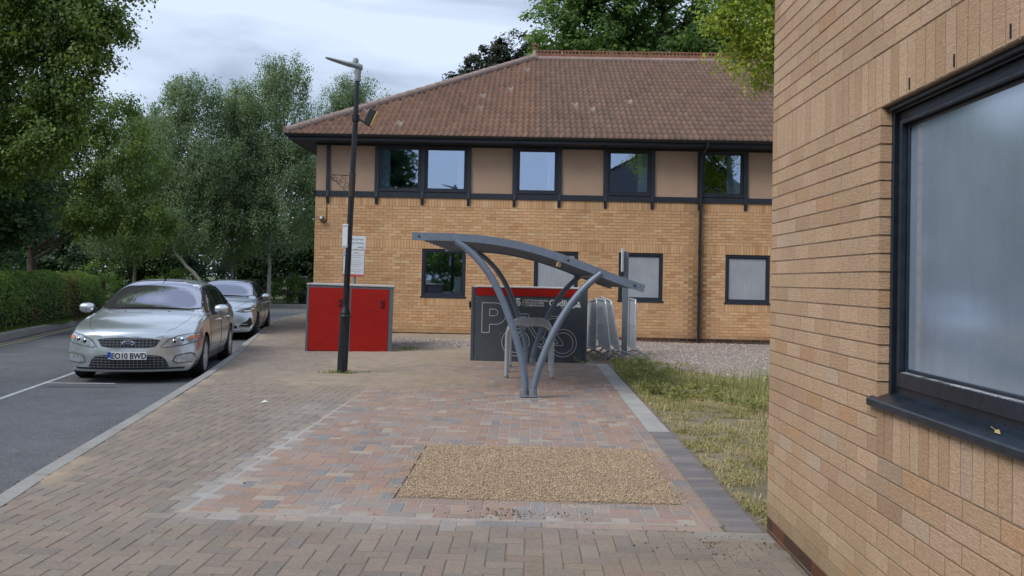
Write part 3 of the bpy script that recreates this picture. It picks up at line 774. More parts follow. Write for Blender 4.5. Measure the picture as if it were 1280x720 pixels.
# large lime at the left, hanging over the road
make_tree('lime_tree', 'large yellow green lime tree overhanging the road at the top left', 'tree', (-14.2, 20, 0), 3.0, .30,
          [(0.3, 0, 7.2, 2.6, 2.6, 2.4), (2.4, -1, 8.6, 2.3, 2.0, 1.5), (3.8, -1.0, 8.4, 1.5, 1.3, .8), (4.15, -1, 7.25, 1.0, 1, .6), (3.85, -1, 6.3, .85, .9, .5), (3.6, -1, 5.5, .8, .9, .6), (3.2, -1, 4.7, 1.1, 1, .8), (2.2, -1, 4.2, 1.4, 1, 1.0), (1.6, -1, 5.6, 1.9, 1.8, 1.3), (3.3, -1.2, 7.0, 1.7, 1.2, .9), (-1, 1, 10, 3, 3, 2.4), (2.6, .5, 10.5, 2.8, 2.4, 1.6)],
          1400, .36, 125, .088, GL, 11, TG, nb=70, shell=.5, droop=.25)
make_tree('maple_tree', 'dark blue green broadleaf tree above the hedge at the left edge', 'tree', (-14.6, 21.6, 0), 1.4, .17,
          [(.6, 0, 3.4, 1.9, 1.6, 1.6), (1.3, -.6, 2.6, 1.3, 1.2, .8), (-.9, -.4, 4.0, 2.0, 1.8, 1.7)], 240, .4, 80, .13, GD, 12, TG, nb=24, up=.5)
make_tree('lime_tree', 'mid height yellow green tree between the overhanging lime and the birches', 'tree', (-17.6, 29.5, 0), 2.0, .22,
          [(0, 0, 5.2, 2.2, 2.0, 2.0), (1.2, -.5, 6.6, 1.6, 1.5, 1.2), (-1.8, 0, 5.6, 2.2, 2, 2.2), (1.8, 0, 3.8, 1.4, 1.4, 1.3), (-3.4, 0, 7.0, 2.2, 2, 2.0), (3.2, 0, 5.5, 1.5, 1.4, 1.5), (2.5, 0, 7.0, 1.3, 1.2, 1.0), (3.6, .5, 3.4, 1.4, 1.3, 1.3)], 800, .45, 90, .10, [(.06, .11, .034), (.095, .16, .045), (.14, .21, .055), (.20, .255, .065)], 13, TG, nb=40, droop=.2)
# birches
def birch(lbl, x, y, h, w_, seed, tp=None, nc=330):
    bl = [(0, 0, h * .80, w_ * .52, w_ * .48, h * .18), (w_ * .35, 0, h * .62, w_ * .5, w_ * .5, h * .16), (-w_ * .38, .2, h * .58, w_ * .5, w_ * .5, h * .17), (0, -.3, h * .40, w_ * .72, w_ * .6, h * .18), (w_ * .12, 0, h * .92, w_ * .36, w_ * .3, h * .10)]
    make_tree('birch_tree', lbl, 'tree', (x, y, 0), h * .25, .10, bl, int(nc * 2.6), .38, 90, .085, GB, seed, TG, bark=M_barkw, droop=.8, nb=34, trunk_path=tp, shell=.55, up=.15)
birch('tall birch left of the lamp post with a pale leaning trunk', -16.6, 39.5, 10.9, 4.0, 21, [(1.9, -.6, -.1), (1.3, -.6, 1.2), (.1, -.5, 2.4), (-.1, -.3, 3.6), (-.3, -.2, 6), (0, 0, 9.5)])
birch('birch with an upright pale trunk between the two parked cars roofs', -14.9, 42, 11.2, 3.2, 22)
birch('tallest birch in the middle of the row behind the second silver car', -12.7, 41.0, 12.2, 3.7, 23)
birch('darker birch closest to the left corner of the brick building', -10.0, 44.5, 12.2, 3.8, 24)
birch('thin birch top showing over the low end of the tiled roof', -8.2, 47, 11.9, 2.6, 25, nc=160)
birch('low wide birch filling the gap over the yellow green tree', -19.8, 42, 9.6, 4.0, 26)
# understorey behind
for i, (x, y, h, rr, lb) in enumerate([(-21, 46, 4.6, 3.2, 'dark shrub mass behind the hedge at far left'), (-17, 49, 5.5, 3.4, 'dark evergreen shrub behind the leaning birch trunk'), (-13.5, 50, 5.8, 3.3, 'dark evergreen shrub behind the second silver car'),
                                 (-10.2, 49, 5.6, 3.2, 'dark evergreen shrub beside the building corner above the rail'), (-6.5, 50, 5.6, 3.2, 'dark shrub hidden mostly by the brick building'), (-25, 44, 5.5, 3.8, 'dark shrub mass beyond the left hedge end')]):
    make_tree('evergreen_shrub', lb, 'shrub', (x, y, 0), .8, .12, [(0, 0, h * .5, rr, 1.6, h * .5), (rr * .4, -.4, h * .35, rr * .7, 1.4, h * .35)], 200, .6, 60, .17, GD[:3], 40 + i, 'dark shrubs behind the birches', nb=8)
for i, (x, y, h, rr, lb) in enumerate([(-19.3, 37.5, 1.9, 1.3, 'bright green bush beyond the end of the hedge'), (-17.0, 40.5, 1.8, 1.4, 'bright green bush under the leaning birch above the first car roof'), (-12.4, 43.6, 1.7, 1.2, 'light green bush just behind the wooden rail'), (-9.3, 45, 1.5, 1.2, 'low bush behind the rail beside the red lockers'), (-13.1, 20.3, 1.6, .9, 'yellow green bush at the left end of the hedge')]):
    make_tree('bush', lb, 'shrub', (x, y, 0), .3, .05, [(0, 0, h * .5, rr, .9, h * .5)], 60, .32, 60, .08, GS[1:] , 60 + i, 'bright bushes along the verge', nb=6)
# woods in the distance close the view between trunks
rg = np.random.default_rng(77); bl = []
for x in np.arange(-60, 45, 5.): bl.append((x, 62 + rg.normal(0, 2), 3.2 + rg.random() * 1.5, 4.2, 2.5, 4.2))
for x in np.arange(-40, 16, 4.): bl.append((x, -30 + rg.normal(0, 1), 3.0, 3.2, 2.0, 4.0))
for y in np.arange(-10, 62, 6.): bl.append((-34 + rg.normal(0, 2), y, 3.5, 3, 4.5, 4.5))
V, F, col, cc, cr = leaf_cloud([b[:3] for b in bl], [b[3:] for b in bl], 3800, 1.0, 42, .34, GD[:3], rg)
tag(np_mesh('distant_wood', V, F, M_leafd, cols=col), 'dark belt of woodland closing the view behind the birches', 'woodland', kind='stuff')
# trees behind the roof
make_tree('chestnut_tree', 'broad bright green tree rising behind the tiled roof ridge', 'tree', (4.6, 38, 0), 5, .4,
          [(0, 0, 12.4, 5.0, 3.4, 3.8), (-2.8, -.5, 12.0, 2.6, 2.4, 2.5), (3, -.5, 11.6, 3.2, 2.4, 2.8), (6.2, 0, 12.6, 3.2, 3, 3.4), (-1, -.6, 15.0, 3.2, 2.5, 2.2)], 900, .60, 80, .17, GS, 31, 'trees behind the tiled roof', nb=50, shell=.5)
make_tree('copper_tree', 'small dark leaved tree showing over the roof hip left of the ridge', 'tree', (-1.6, 40.5, 0), 6, .22,
          [(-.3, 0, 11.4, 1.5, 1.3, 1.6), (.9, 0, 12.1, 1.3, 1.2, 1.3), (-1.6, 0, 10.8, 1.1, 1.0, 1.0)], 230, .33, 75, .13, GX_, 32, 'trees behind the tiled roof', nb=30)
# feathery yellow green tree right
make_tree('robinia_tree', 'feathery yellow green tree overhanging the roof beside the near brick corner', 'tree', (6.6, 15.2, 0), 3.0, .2,
          [(-2.35, -.6, 6.2, 1.1, 1.0, 1.0), (-2.0, -.4, 5.2, .75, .8, .65), (-1.2, 0, 6.6, 1.6, 1.5, 1.3), (-1.0, 0, 5.0, 1.1, 1.1, .9), (.4, 0, 7.2, 2.2, 2, 1.6), (-3.0, -.6, 6.9, .8, .6, .5), (-3.35, -.6, 6.15, .55, .6, .45), (-2.9, -.5, 5.6, .6, .6, .5)], 640, .26, 95, .07, GY_, 33, nb=46, shell=.6, droop=.3)
# broad leaved weeds and a scrubby patch by the paving corner
rg = np.random.default_rng(91); wb = []
for i in range(150):
    t = rg.random(); yy = 15.6 - 5.2 * t ** .8; xx = 1.5 + abs(rg.normal(0, .45)) + (0 if yy > 11 else .25)
    if yy > 15.0: xx -= rg.random() * .8
    hh = rg.uniform(.04, .16); wb.append((xx, yy, hh * .5, rg.uniform(.08, .2), rg.uniform(.08, .2), hh))
for i in range(60):
    xx = rg.uniform(2.4, 5.2); wb.append((xx, rg.normal(10.6, .9), .05, rg.uniform(.08, .2), rg.uniform(.08, .2), rg.uniform(.04, .14)))
V, F, col, cc, cr = leaf_cloud([b[:3] for b in wb], [b[3:] for b in wb], 1500, .05, 9, .034, [(.15, .19, .06), (.24, .26, .09), (.36, .34, .14), (.44, .40, .20)], rg, up=.5)
tag(np_mesh('weed_patch', V, F, M_leaf, cols=col), 'low leafy green weeds spilling beside the paving corner and barriers', 'weeds', kind='stuff')
# trees behind the camera (seen as reflections in the window panes and windscreens)
make_tree('lime_tree', 'tall dark tree standing behind the viewer left', 'tree', (-10.6, -11, 0), 3.5, .3, [(0, 0, 7, 3.4, 3.2, 3.4), (1.0, 0, 9.6, 2.6, 2.4, 2.2), (-2.5, 2, 8, 3, 3, 3.5)], 520, .7, 60, .24, GD, 34, 'trees behind the viewer', nb=10)
make_tree('lime_tree', 'wide tree standing behind the viewer over the road', 'tree', (-15, 2.5, 0), 3.5, .3, [(0, 0, 6.5, 2.6, 3.4, 3.4), (0, 3, 6, 2.4, 2.6, 3)], 200, .7, 50, .24, GD, 35, 'trees behind the viewer', nb=10)
for i, (x, y) in enumerate([(-4, -17), (2, -24), (-19, -8)]):
    make_tree('lime_tree', 'green tree standing far behind the viewer', 'tree', (x, y, 0), 1.2, .2, [(0, 0, 2.6, 3.4, 2.2, 2.3)], 110, .7, 50, .22, GL[:3], 36 + i, 'trees behind the viewer', nb=6)

# hedge
rg = np.random.default_rng(5); HP = resample([(-11.9, 14), (-12.9, 19), (-14.0, 24), (-14.85, 28.2)], 60)
def hedge(name, label, path, hh, ww, n, pal, brown, seed):
    rg = np.random.default_rng(seed); t = rg.random(n); P = np.c_[np.interp(t, np.linspace(0, 1, len(path)), path[:, 0]), np.interp(t, np.linspace(0, 1, len(path)), path[:, 1])]
    a = rg.random(n) * PI * 1.15 - .08 * PI; sh = 1 - .16 * rg.random(n) ** 2
    lump = .90 + .16 * vnoise(P[:, 1] * 1.0, a * 1.2, 1.2, 3) + .06 * vnoise(P[:, 1], a, 5, 4)
    endt = np.minimum(1, np.sqrt(np.clip(1 - (np.abs(t - .5) * 2) ** 14, .02, 1)))
    rr = sh * lump * endt
    T = path[-1] - path[0]; T = T / np.linalg.norm(T); nr = np.array((T[1], -T[0]))
    ex = .55
    ca = np.sign(np.cos(a)) * np.abs(np.cos(a)) ** ex; sa = np.sign(np.sin(a)) * np.abs(np.sin(a)) ** ex
    X = P[:, 0] + nr[0] * ca * ww * rr; Y = P[:, 1] + nr[1] * ca * ww * rr; Z = np.maximum(.02, hh * .06 + sa * hh * .94 * rr)
    Pn = np.c_[X, Y, Z]; nrm = np.c_[nr[0] * ca, nr[1] * ca, sa] + rg.normal(0, .55, (n, 3)); nrm /= np.linalg.norm(nrm, axis=1)[:, None]
    tt = rg.normal(size=(n, 3)); tt -= nrm * (tt * nrm).sum(1)[:, None]; tt /= np.linalg.norm(tt, axis=1)[:, None]; b = np.cross(nrm, tt)
    s = (.052 * (.6 + .8 * rg.random(n)))[:, None]
    V = np.stack([Pn - tt * s * .5, Pn + b * s * .36, Pn + tt * s * .5, Pn - b * s * .36], 1).reshape(-1, 3)
    pal = np.array(pal); br = vnoise(Y, Z, .9, 9) * .6 + vnoise(Y, Z, 2.6, 8) * .4; k = rg.integers(0, len(pal), n); c = pal[k] * (.75 + .5 * rg.random((n, 1)))
    c = np.where(((br > .60) & (rg.random(n) < .55))[:, None], np.array(brown) * (.7 + .6 * rg.random((n, 1))), c)
    root = empty(name, (0, 0, 0), label=label, cat='hedge')
    np_mesh('foliage', V, np.arange(n * 4).reshape(n, 4), M_leaf, root, cols=np.repeat(c, 4, 0))
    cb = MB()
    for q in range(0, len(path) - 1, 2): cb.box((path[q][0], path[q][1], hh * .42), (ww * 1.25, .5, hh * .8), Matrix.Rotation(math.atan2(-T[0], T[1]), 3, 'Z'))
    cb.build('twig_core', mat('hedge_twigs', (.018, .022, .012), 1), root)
    return root
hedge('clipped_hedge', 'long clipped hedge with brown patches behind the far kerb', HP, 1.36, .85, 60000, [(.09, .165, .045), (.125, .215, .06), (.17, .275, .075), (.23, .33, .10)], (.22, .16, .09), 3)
n = 9000; t = RNG.random(n); y = 12 + t * 20; x = np.interp(y, [p[1] for p in FARs[:40]], [p[0] for p in FARs[:40]]) - .15 - RNG.random(n) * .7
blades('verge_grass_tufts', np.c_[x, y, np.zeros(n)], .10, .014, [(.14, .18, .04), (.20, .22, .06), (.09, .13, .03)], .9, 9, 'grass tufts on the verge at the foot of the hedge')

# ------------------------------------------------------------------ main building
B0 = -5.44; BY = 21.2; B1 = 13.0; BD = 33.0
bld = empty('brick_building', (B0, BY, 0), label='two storey buff brick building with tan upper panels and a brown tiled hip roof', cat='building')
def P_(mb, name, m, parent=bld, **k):
    mb.v = [(v[0] - B0, v[1] - BY, v[2]) for v in mb.v]; return mb.build(name, m, parent, **k)
GW = [(-2.72, -1.62), (.09, 1.19), (2.20, 3.30), (4.85, 5.95), (7.2, 8.3)]
posts = [-5.13, -3.90, -2.75, -1.59, -.44, .68, 1.83, 3.0, 4.17, 5.31, 6.47, 7.63, 8.8, 9.95, 11.1, 12.3]
UW = [(-3.90, -2.75), (-2.75, -1.59), (-.44, .68), (1.83, 3.0), (4.17, 5.31), (7.63, 8.8)]
ops = [(a, b, .99, 2.19) for a, b in GW]
def stain(u, z):
    x = u; k = 1 - .62 * math.exp(-((x - 4.19 + .02) / .27) ** 2) * (.55 + .45 * math.exp(-((z - .9) / 1.0) ** 2)) * (1 if abs(x - 4.19) < .6 else 0)
    k *= 1 - .10 * float(vnoise(x, z, .7, 2)); k *= 1 - .25 * math.exp(-((z - .09) / .12) ** 2)
    return (k, k * (.99), k * .96)
sold = [(B0, B1, 3.24), (B0, B1, 2.19)] + [(a, b, .765) for a, b in GW]
mbk = brickwork((0, BY, 0), (1, 0, 0), (0, -1, 0), B1, .09, 3.24, ops, sold, BUFF, stain=stain, u0=B0)
for v in range(0): pass
P_(mbk, 'brick_wall', M_brick_far)
P_(backing((0, BY, 0), (1, 0, 0), (0, -1, 0), B0 + .004, B1, -.3, 3.466, ops), 'wall_core', M_mortar_far)
sideb = brickwork((B0, 0, 0), (0, 1, 0), (-1, 0, 0), BD, .09, 3.24, [], [(BY, BD, 3.24), (BY, BD, 2.19)], BUFF, u0=BY)
P_(sideb, 'brick_wall', M_brick_far)
P_(backing((B0, 0, 0), (0, 1, 0), (-1, 0, 0), BY + .28, BD, -.3, 3.466, []), 'wall_core', M_mortar_far)
mb3 = MB(); mb3.bb((B0, BD, -.3), (B1, BD + .2, 4.9)); mb3.bb((B1, BY + .004, -.3), (B1 + .2, BD, 4.9)); P_(mb3, 'rear_wall', M_brick_far.copy() if 0 else M_mortar_far)
# upper storey
upo = [(a + .06, b - .06, 3.64, 4.74) for a, b in UW]
P_(backing((0, BY, 0), (1, 0, 0), (0, -1, 0), B0 + .003, B1, 3.467, 4.9, upo, .2), 'upper_wall', M_render)
P_(backing((B0 + .003, 0, 0), (0, 1, 0), (-1, 0, 0), BY + .2, BD, 3.467, 4.9, [], .2), 'upper_wall', M_render)
b_ = MB(); b_.bb((B0 - .03, BY - .035, 3.465), (B1, BY + .001, 3.60)); b_.bb((B0 - .035, BY - .035, 3.464), (B0 - .001, BD, 3.602)); P_(b_, 'timber_band', M_dark)
for px in posts:
    p = MB(); w2 = .055 if px > -5 else .045
    p.bb((px - w2, BY - .05, 3.602), (px + w2, BY + .002, 4.86))
    p.add([(px - .035, BY - .055, 3.61), (px + .035, BY - .055, 3.61), (px + .035, BY - .075, 3.46), (px - .035, BY - .075, 3.46), (px - .035, BY - .03, 3.29), (px + .035, BY - .03, 3.29), (px - .035, BY + .0, 3.61), (px + .035, BY, 3.61), (px - .035, BY, 3.28), (px + .035, BY, 3.28)],
          [(0, 1, 2, 3)[::-1], (3, 2, 5, 4)[::-1], (0, 3, 4, 8, 6), (1, 7, 9, 5, 2), (4, 5, 9, 8)[::-1]])
    P_(p, 'timber_post', M_dark)
# head board under the eaves
b_ = MB(); b_.bb((B0 - .01, BY - .03, 4.745), (B1, BY + .003, 4.93)); P_(b_, 'head_board', M_black)
# windows
def window(a, b, z0, z1, y, fw=.075, sill=True, kind='clear', curtain=None, parent=bld, frame_mat=M_dark, inner=.03):
    f = MB(); fy0, fy1 = y - .012, y + .06
    f.bb((a, fy0, z0), (a + fw, fy1, z1), bev=.004); f.bb((b - fw, fy0, z0), (b, fy1, z1), bev=.004)
    f.bb((a + fw, fy0 + .001, z1 - fw), (b - fw, fy1, z1), bev=.004); f.bb((a + fw, fy0 + .001, z0), (b - fw, fy1, z0 + fw), bev=.004)
    f.bb((a + fw, y + .012, z0 + fw), (a + fw + inner, fy1 - .005, z1 - fw)); f.bb((b - fw - inner, y + .012, z0 + fw), (b - fw, fy1 - .005, z1 - fw))
    f.bb((a + fw + inner, y + .013, z1 - fw - inner), (b - fw - inner, fy1 - .005, z1 - fw)); f.bb((a + fw + inner, y + .013, z0 + fw), (b - fw - inner, fy1 - .005, z0 + fw + inner))
    w_ = P_(f, 'window', frame_mat)
    p = MB(); q = fw + inner * .5; p.bb((a + q, y + .03, z0 + q), (b - q, y + .036, z1 - q))
    P_(p, 'pane', M_glass if kind == 'clear' else M_blind, w_)
    if sill:
        s = MB(); s.bb((a - .03, y - .05, z0 - .035), (b + .03, y - .0125, z0 + .012), bev=.006); P_(s, 'sill', frame_mat, w_)
    if curtain:
        for (c0, c1) in curtain:
            c = MB(); n_ = 14; vs = []
            for i in range(n_ * 2 + 1):
                xx = c0 + (c1 - c0) * i / (n_ * 2); yy = y + .075 + .02 * math.sin(i * 1.3)
                vs += [(xx, yy, z0 + .05), (xx, yy, z1 - .05)]
            c.add(vs, [(2 * i, 2 * i + 2, 2 * i + 3, 2 * i + 1) for i in range(n_ * 2)]); P_(c, 'curtain', M_curt, w_, smooth=True)
    return w_
for i, (a, b) in enumerate(GW):
    window(a + .004, b - .004, .995, 2.185, BY + .03, kind='clear' if i == 0 else 'film', fw=.06, curtain=None)
cur = {0: [(-3.80, -3.58)], 1: [(-1.89, -1.68)], 2: [(.36, .60)], 3: [(2.64, 2.90)], 4: [(4.86, 5.2)], 5: [(7.8, 8)]}
for i, (a, b) in enumerate(UW):
    window(a + .061, b - .061, 3.645, 4.735, BY - .005, fw=.045, sill=True, curtain=cur[i], inner=.02)
# things on the inside sill of the clear ground window
s = MB()
for i in range(5): s.bb((-2.62 + i * .085, BY + .14, 1.06), (-2.62 + i * .085 + .075, BY + .30, 1.26))
P_(s, 'window_ledge_files', M_redd)
s = MB(); s.bb((-1.92, BY + .15, 1.06), (-1.72, BY + .22, 1.5), bev=.03); s.bb((-2.18, BY + .12, 1.05), (-1.95, BY + .3, 1.12)); P_(s, 'window_ledge_equipment', M_curt)
# dark rooms behind panes
for z0, z1 in ((0.3, 2.6), (3.2, 4.88)):
    r = MB(); 
    r.bb((B0 + .3, BY + 3.2, z0), (B1 - .1, BY + 3.3, z1)); r.bb((B0 + .3, BY + .3, z0 - .05), (B1 - .1, BY + 3.2, z0)); r.bb((B0 + .3, BY + .3, z1), (B1 - .1, BY + 3.2, z1 + .04)); P_(r, 'room', M_room)
# eaves
EY = BY - .56; EX = B0 - .56; EZ = 4.90
s = MB(); s.bb((EX + .01, EY + .03, 4.80), (B1, BY - .031, 4.82)); s.bb((EX + .03, BY - .03, 4.801), (B0 - .011, BD, 4.821)); P_(s, 'soffit', M_soffit)
s = MB(); s.bb((EX, EY + .005, 4.79), (B1, EY + .03, 4.93)); s.bb((EX - .0, EY + .031, 4.79), (EX + .025, BD, 4.93)); P_(s, 'fascia', M_dark)
def gutter(A_, B_, nrm):
    mbg = MB(); A_ = Vector(A_); B_ = Vector(B_); nrm = Vector(nrm); vs = []
    for P0 in (A_, B_):
        for j in range(9):
            th = PI * j / 8; vs.append(P0 + nrm * (.055 + .055 * math.cos(th)) + Vector((0, 0, -.062 * math.sin(th))))
        for j in range(9):
            th = PI * (8 - j) / 8; vs.append(P0 + nrm * (.055 + .048 * math.cos(th)) + Vector((0, 0, .004 - .055 * math.sin(th))))
    mbg.add(vs, [(j, (j + 1) % 18, 18 + (j + 1) % 18, 18 + j) for j in range(18)] + [tuple(range(18)), tuple(range(35, 17, -1))])
    return mbg
P_(gutter((EX - .06, EY, 4.93), (B1, EY, 4.925), (0, -1, 0)), 'gutter', M_black, smooth=True)
P_(gutter((EX, BD, 4.93), (EX, EY - .06, 4.93), (-1, 0, 0)), 'gutter', M_black, smooth=True)
# downpipe
s = MB(); s.tube([(4.24, EY - .05, 4.88), (4.24, EY - .05, 4.78), (4.20, EY + .1, 4.70), (4.17, BY - .16, 4.58), (4.17, BY - .11, 4.50), (4.19, BY - .085, 3.7), (4.19, BY - .085, -.02)], .036, 12)
for z in (4.45, 3.35, 2.2, 1.15, .3): s.lathe([(.044, z), (.046, z + .03), (.046, z + .06), (.044, z + .09)], 12, Matrix.Translation((4.19, BY - .085, 0)))
P_(s, 'downpipe', M_black, smooth=True)
# roof
RZ = 8.54; RY = 27.1; slope = (RZ - 4.95) / (RY - EY); HX1 = 0.0
def hip_x(y): return EX - .08 + (y - (EY - .08)) * (HX1 - (EX - .08)) / (RY - (EY - .08))
def tile_rows(mb, xa, xb_fn, y0, y1, z0, z1, rows, wave=.149, amp=.026, axis='x', seg=6):
    """front slope: rows of s-curved tiles"""
    V = []; F = []; C = []; idx = 0
    rg = random.Random(4)
    for r in range(rows):
        ta = r / rows; tb = (r + 1.10) / rows
        ya, yb = y0 + (y1 - y0) * ta, y0 + (y1 - y0) * min(tb, 1.0); za, zb = z0 + (z1 - z0) * ta, z0 + (z1 - z0) * min(tb, 1.0)
        x_lo = xa(ya); x_hi = xb_fn(ya)
        i0 = math.floor(x_lo / wave); n = int((x_hi - i0 * wave) / wave) + 1
        for i in range(n):
            xx0 = (i0 + i) * wave
            base = [(.158, .102, .078), (.150, .098, .076), (.142, .094, .074), (.166, .105, .079), (.133, .089, .071)][rg.randrange(5)]
            k = rg.uniform(.92, 1.08)
            # older, redder tiles on the hip end; greyer elsewhere
            if xx0 < .12: base = (base[0] * 1.14, base[1] * 1.04, base[2] * .97)
            if rg.random() < .004: base = (.24, .195, .17)
            dz = rg.uniform(-.004, .004)
            cols = tuple(b * k for b in base)
            pts = []
            for s_ in range(seg + 1):
                f = s_ / seg; x = xx0 + f * wave
                prof = amp * math.cos(f * 2 * PI)
                pts.append((x, prof))
            for s_ in range(seg):
                (xA, pA), (xB, pB) = pts[s_], pts[s_ + 1]
                xm = (xA + xB) / 2
                if xm < x_lo or xm > x_hi: continue
                lift = .066
                nlow = [(xA, ya, za + lift + pA + dz), (xB, ya, za + lift + pB + dz)]
                up_ = [(xB, yb, zb + .004 + pB + dz), (xA, yb, zb + .004 + pA + dz)]
                lo2 = [(xA, ya + .004, za + lift - .065 + pA), (xB, ya + .004, za + lift - .065 + pB)]
                b = len(V); V += nlow + up_ + lo2; C += [cols] * 6
                F += [(b, b + 1, b + 2, b + 3), (b + 4, b + 5, b + 1, b)]
    return V, F, C
V, F, C = tile_rows(None, lambda y: hip_x(y) + .05, lambda y: B1 + .3, EY - .09, RY, 4.95 - .03, RZ, 21)
o = np_mesh('roof', np.array(V) - np.array((B0, BY, 0)), F, M_tile, bld, cols=np.array(C), smooth=True)
# left hip slope (x = mirrored): build same rows turned
def left_slope():
    V, F, C = tile_rows(None, lambda y: 0, lambda y: 20, EX - .09, HX1, 4.92, RZ, 21)
    V = np.array(V); out = np.zeros_like(V); t = (V[:, 1] - EX)   # distance in from the left eave
    out[:, 0] = V[:, 1]; out[:, 1] = BD + .5 - V[:, 0]; out[:, 2] = V[:, 2]
    F = np.array(F); cen = out[F].mean(1)
    yl = EY + (cen[:, 0] - EX) * (RY - EY) / (HX1 - EX)
    keep = cen[:, 1] > yl + .05
    return out, F[keep], np.array(C)
V, F, C = left_slope(); np_mesh('roof', V - np.array((B0, BY, 0)), F, M_tile, bld, cols=C, smooth=True)
s = MB(); s.add([(EX, EY + .03, 4.90), (B1 + .2, EY + .03, 4.90), (B1 + .2, RY, RZ - .06), (HX1, RY, RZ - .06), (EX, BD + .5, 4.9), (B1 + .2, BD + .5, 4.9)], [(0, 1, 2, 3), (0, 3, 4), (4, 3, 2, 5)]); P_(s, 'roof_deck', M_soffit)
# hip tiles
s = MB(); A_ = Vector((EX - .06, EY - .06, 4.98)); Bv = Vector((HX1, RY, RZ + .07)); nh = 26
for i in range(nh):
    p0 = A_.lerp(Bv, i / nh); p1 = A_.lerp(Bv, (i + 1.05) / nh)
    s.tube([p0, p1], [.115, .10], 10)
P_(s, 'hip_tiles', M_hip, smooth=True)
# ridge with pierced crest
s = MB(); 
s.tube([(HX1 - .05, RY, RZ + .02), (B1 + .3, RY, RZ + .02)], .09, 12); P_(s, 'ridge_mortar', M_hip, smooth=True)
s = MB(); x = HX1 + .05
while x < B1:
    s.bb((x, RY - .03, RZ + .10), (x + .43, RY + .03, RZ + .20))
    for q in range(4):
        s.bb((x + .01 + q * .108, RY - .022, RZ + .20), (x + .05 + q * .108, RY + .022, RZ + .26)); 
    s.bb((x, RY - .024, RZ + .26), (x + .43, RY + .024, RZ + .30))
    x += .445
P_(s, 'ridge_tiles', M_ridge)
s = MB(); s.lathe([(.14, 0), (.12, .12), (.06, .2), (.05, .3)], 10, Matrix.Translation((HX1, RY, RZ))); P_(s, 'finial_base', M_hip, smooth=True)
s = MB(); s.lathe([(.03, .3), (.05, .36), (.03, .4), (.07, .46), (.02, .54), (0, .56)], 8, Matrix.Translation((HX1, RY, RZ))); s.bb((HX1 - .11, RY - .025, RZ + .43), (HX1 + .11, RY + .025, RZ + .48)); P_(s, 'finial', M_ridge, smooth=True)

# security camera and its conduit, wall handle box
sc_ = empty('security_camera', (-5.25, BY - .08, 2.9), label='small beige camera on a dark conduit near the top left of the brick wall', cat='camera')
s = MB(); s.box((0, -.02, 0), (.10, .14, .10), bev=.015); s.box((0, .03, -.07), (.06, .09, .06), bev=.01); s.build('housing', mat('camera_beige', (.16, .13, .11), .5), sc_)
s = MB(); s.lathe([(.034, 0), (.034, .012), (0, .014)], 12, Matrix.Translation((0, -.09, .01)) @ Matrix.Rotation(R(90), 4, 'X')); s.build('lens', M_wht, sc_)
s = MB(); s.tube([(0.0, .05, -.10), (.06, .06, -.10), (.10, .065, -.06), (.10, .065, .45), (.10, .065, .57)], .009, 8); s.build('conduit', M_rust, sc_)

# ------------------------------------------------------------------ near building on the right
NX = 1.43; NY0 = -9; NY1 = 5.07
nb_ = empty('brick_building', (NX, NY1, 0), label='near buff brick building corner filling the right of the view', cat='building')
def Q_(mb, name, m, parent=nb_, **k):
    mb.v = [(v[0] - NX, v[1] - NY1, v[2]) for v in mb.v]; return mb.build(name, m, parent, **k)
# u axis runs from the far corner toward the camera
WN = [(NY1 - 3.51, NY1 - 1.70)]
opn = [(WN[0][0], WN[0][1], .99, 2.19)]
def stain_n(u, z):
    k = 1 - .30 * math.exp(-((z - .09) / .10) ** 2) * .8
    k *= .97 + .06 * float(vnoise(u, z, 1.2, 7))
    gr = math.exp(-((z - .15) / .22) ** 2)
    if 1.5 < u < 1.7 and .55 < z < 1.0: k *= .82
    return (k * (1 - .07 * gr), k * (1 - .02 * gr), k * (1 - .08 * gr))
bk = brickwork((NX, NY1, 0), (0, -1, 0), (-1, 0, 0), NY1 - NY0, .09, 3.465, opn, [(0, NY1 - NY0, 2.19), (WN[0][0], WN[0][1], .765), (0, NY1 - NY0, 3.24)], BUFFN, joint=.0075, depth=.0026, bev=.0012, stain=stain_n, jit=.0007)
Q_(bk, 'brick_wall', M_brick_near)
Q_(backing((NX, NY1, 0), (0, -1, 0), (-1, 0, 0), .004, NY1 - NY0, -.3, 3.47, opn, .25), 'wall_core', M_mortar_near)
# far return wall (faces the building behind)
bk = brickwork((NX, NY1, 0), (1, 0, 0), (0, 1, 0), 9.0, .09, 3.465, [], [(0, 9, 2.19), (0, 9, 3.24)], BUFFN, joint=.0065, depth=.006)
Q_(bk, 'brick_wall', M_brick_near)
Q_(backing((NX, NY1, 0), (1, 0, 0), (0, 1, 0), .004, 9.0, -.3, 3.47, [], .25), 'wall_core', M_mortar_near)
# reveal bricks inside the jamb
s = MB(); k = 0; z = .99
while z < 2.18:
    d_ = .05
    s.bb((NX - .004, 3.505, z + .004), (NX + .05, 3.525, z + .071), col=rnd_col(BUFFN)); z += .075
Q_(s, 'reveal_bricks', M_brick_near)
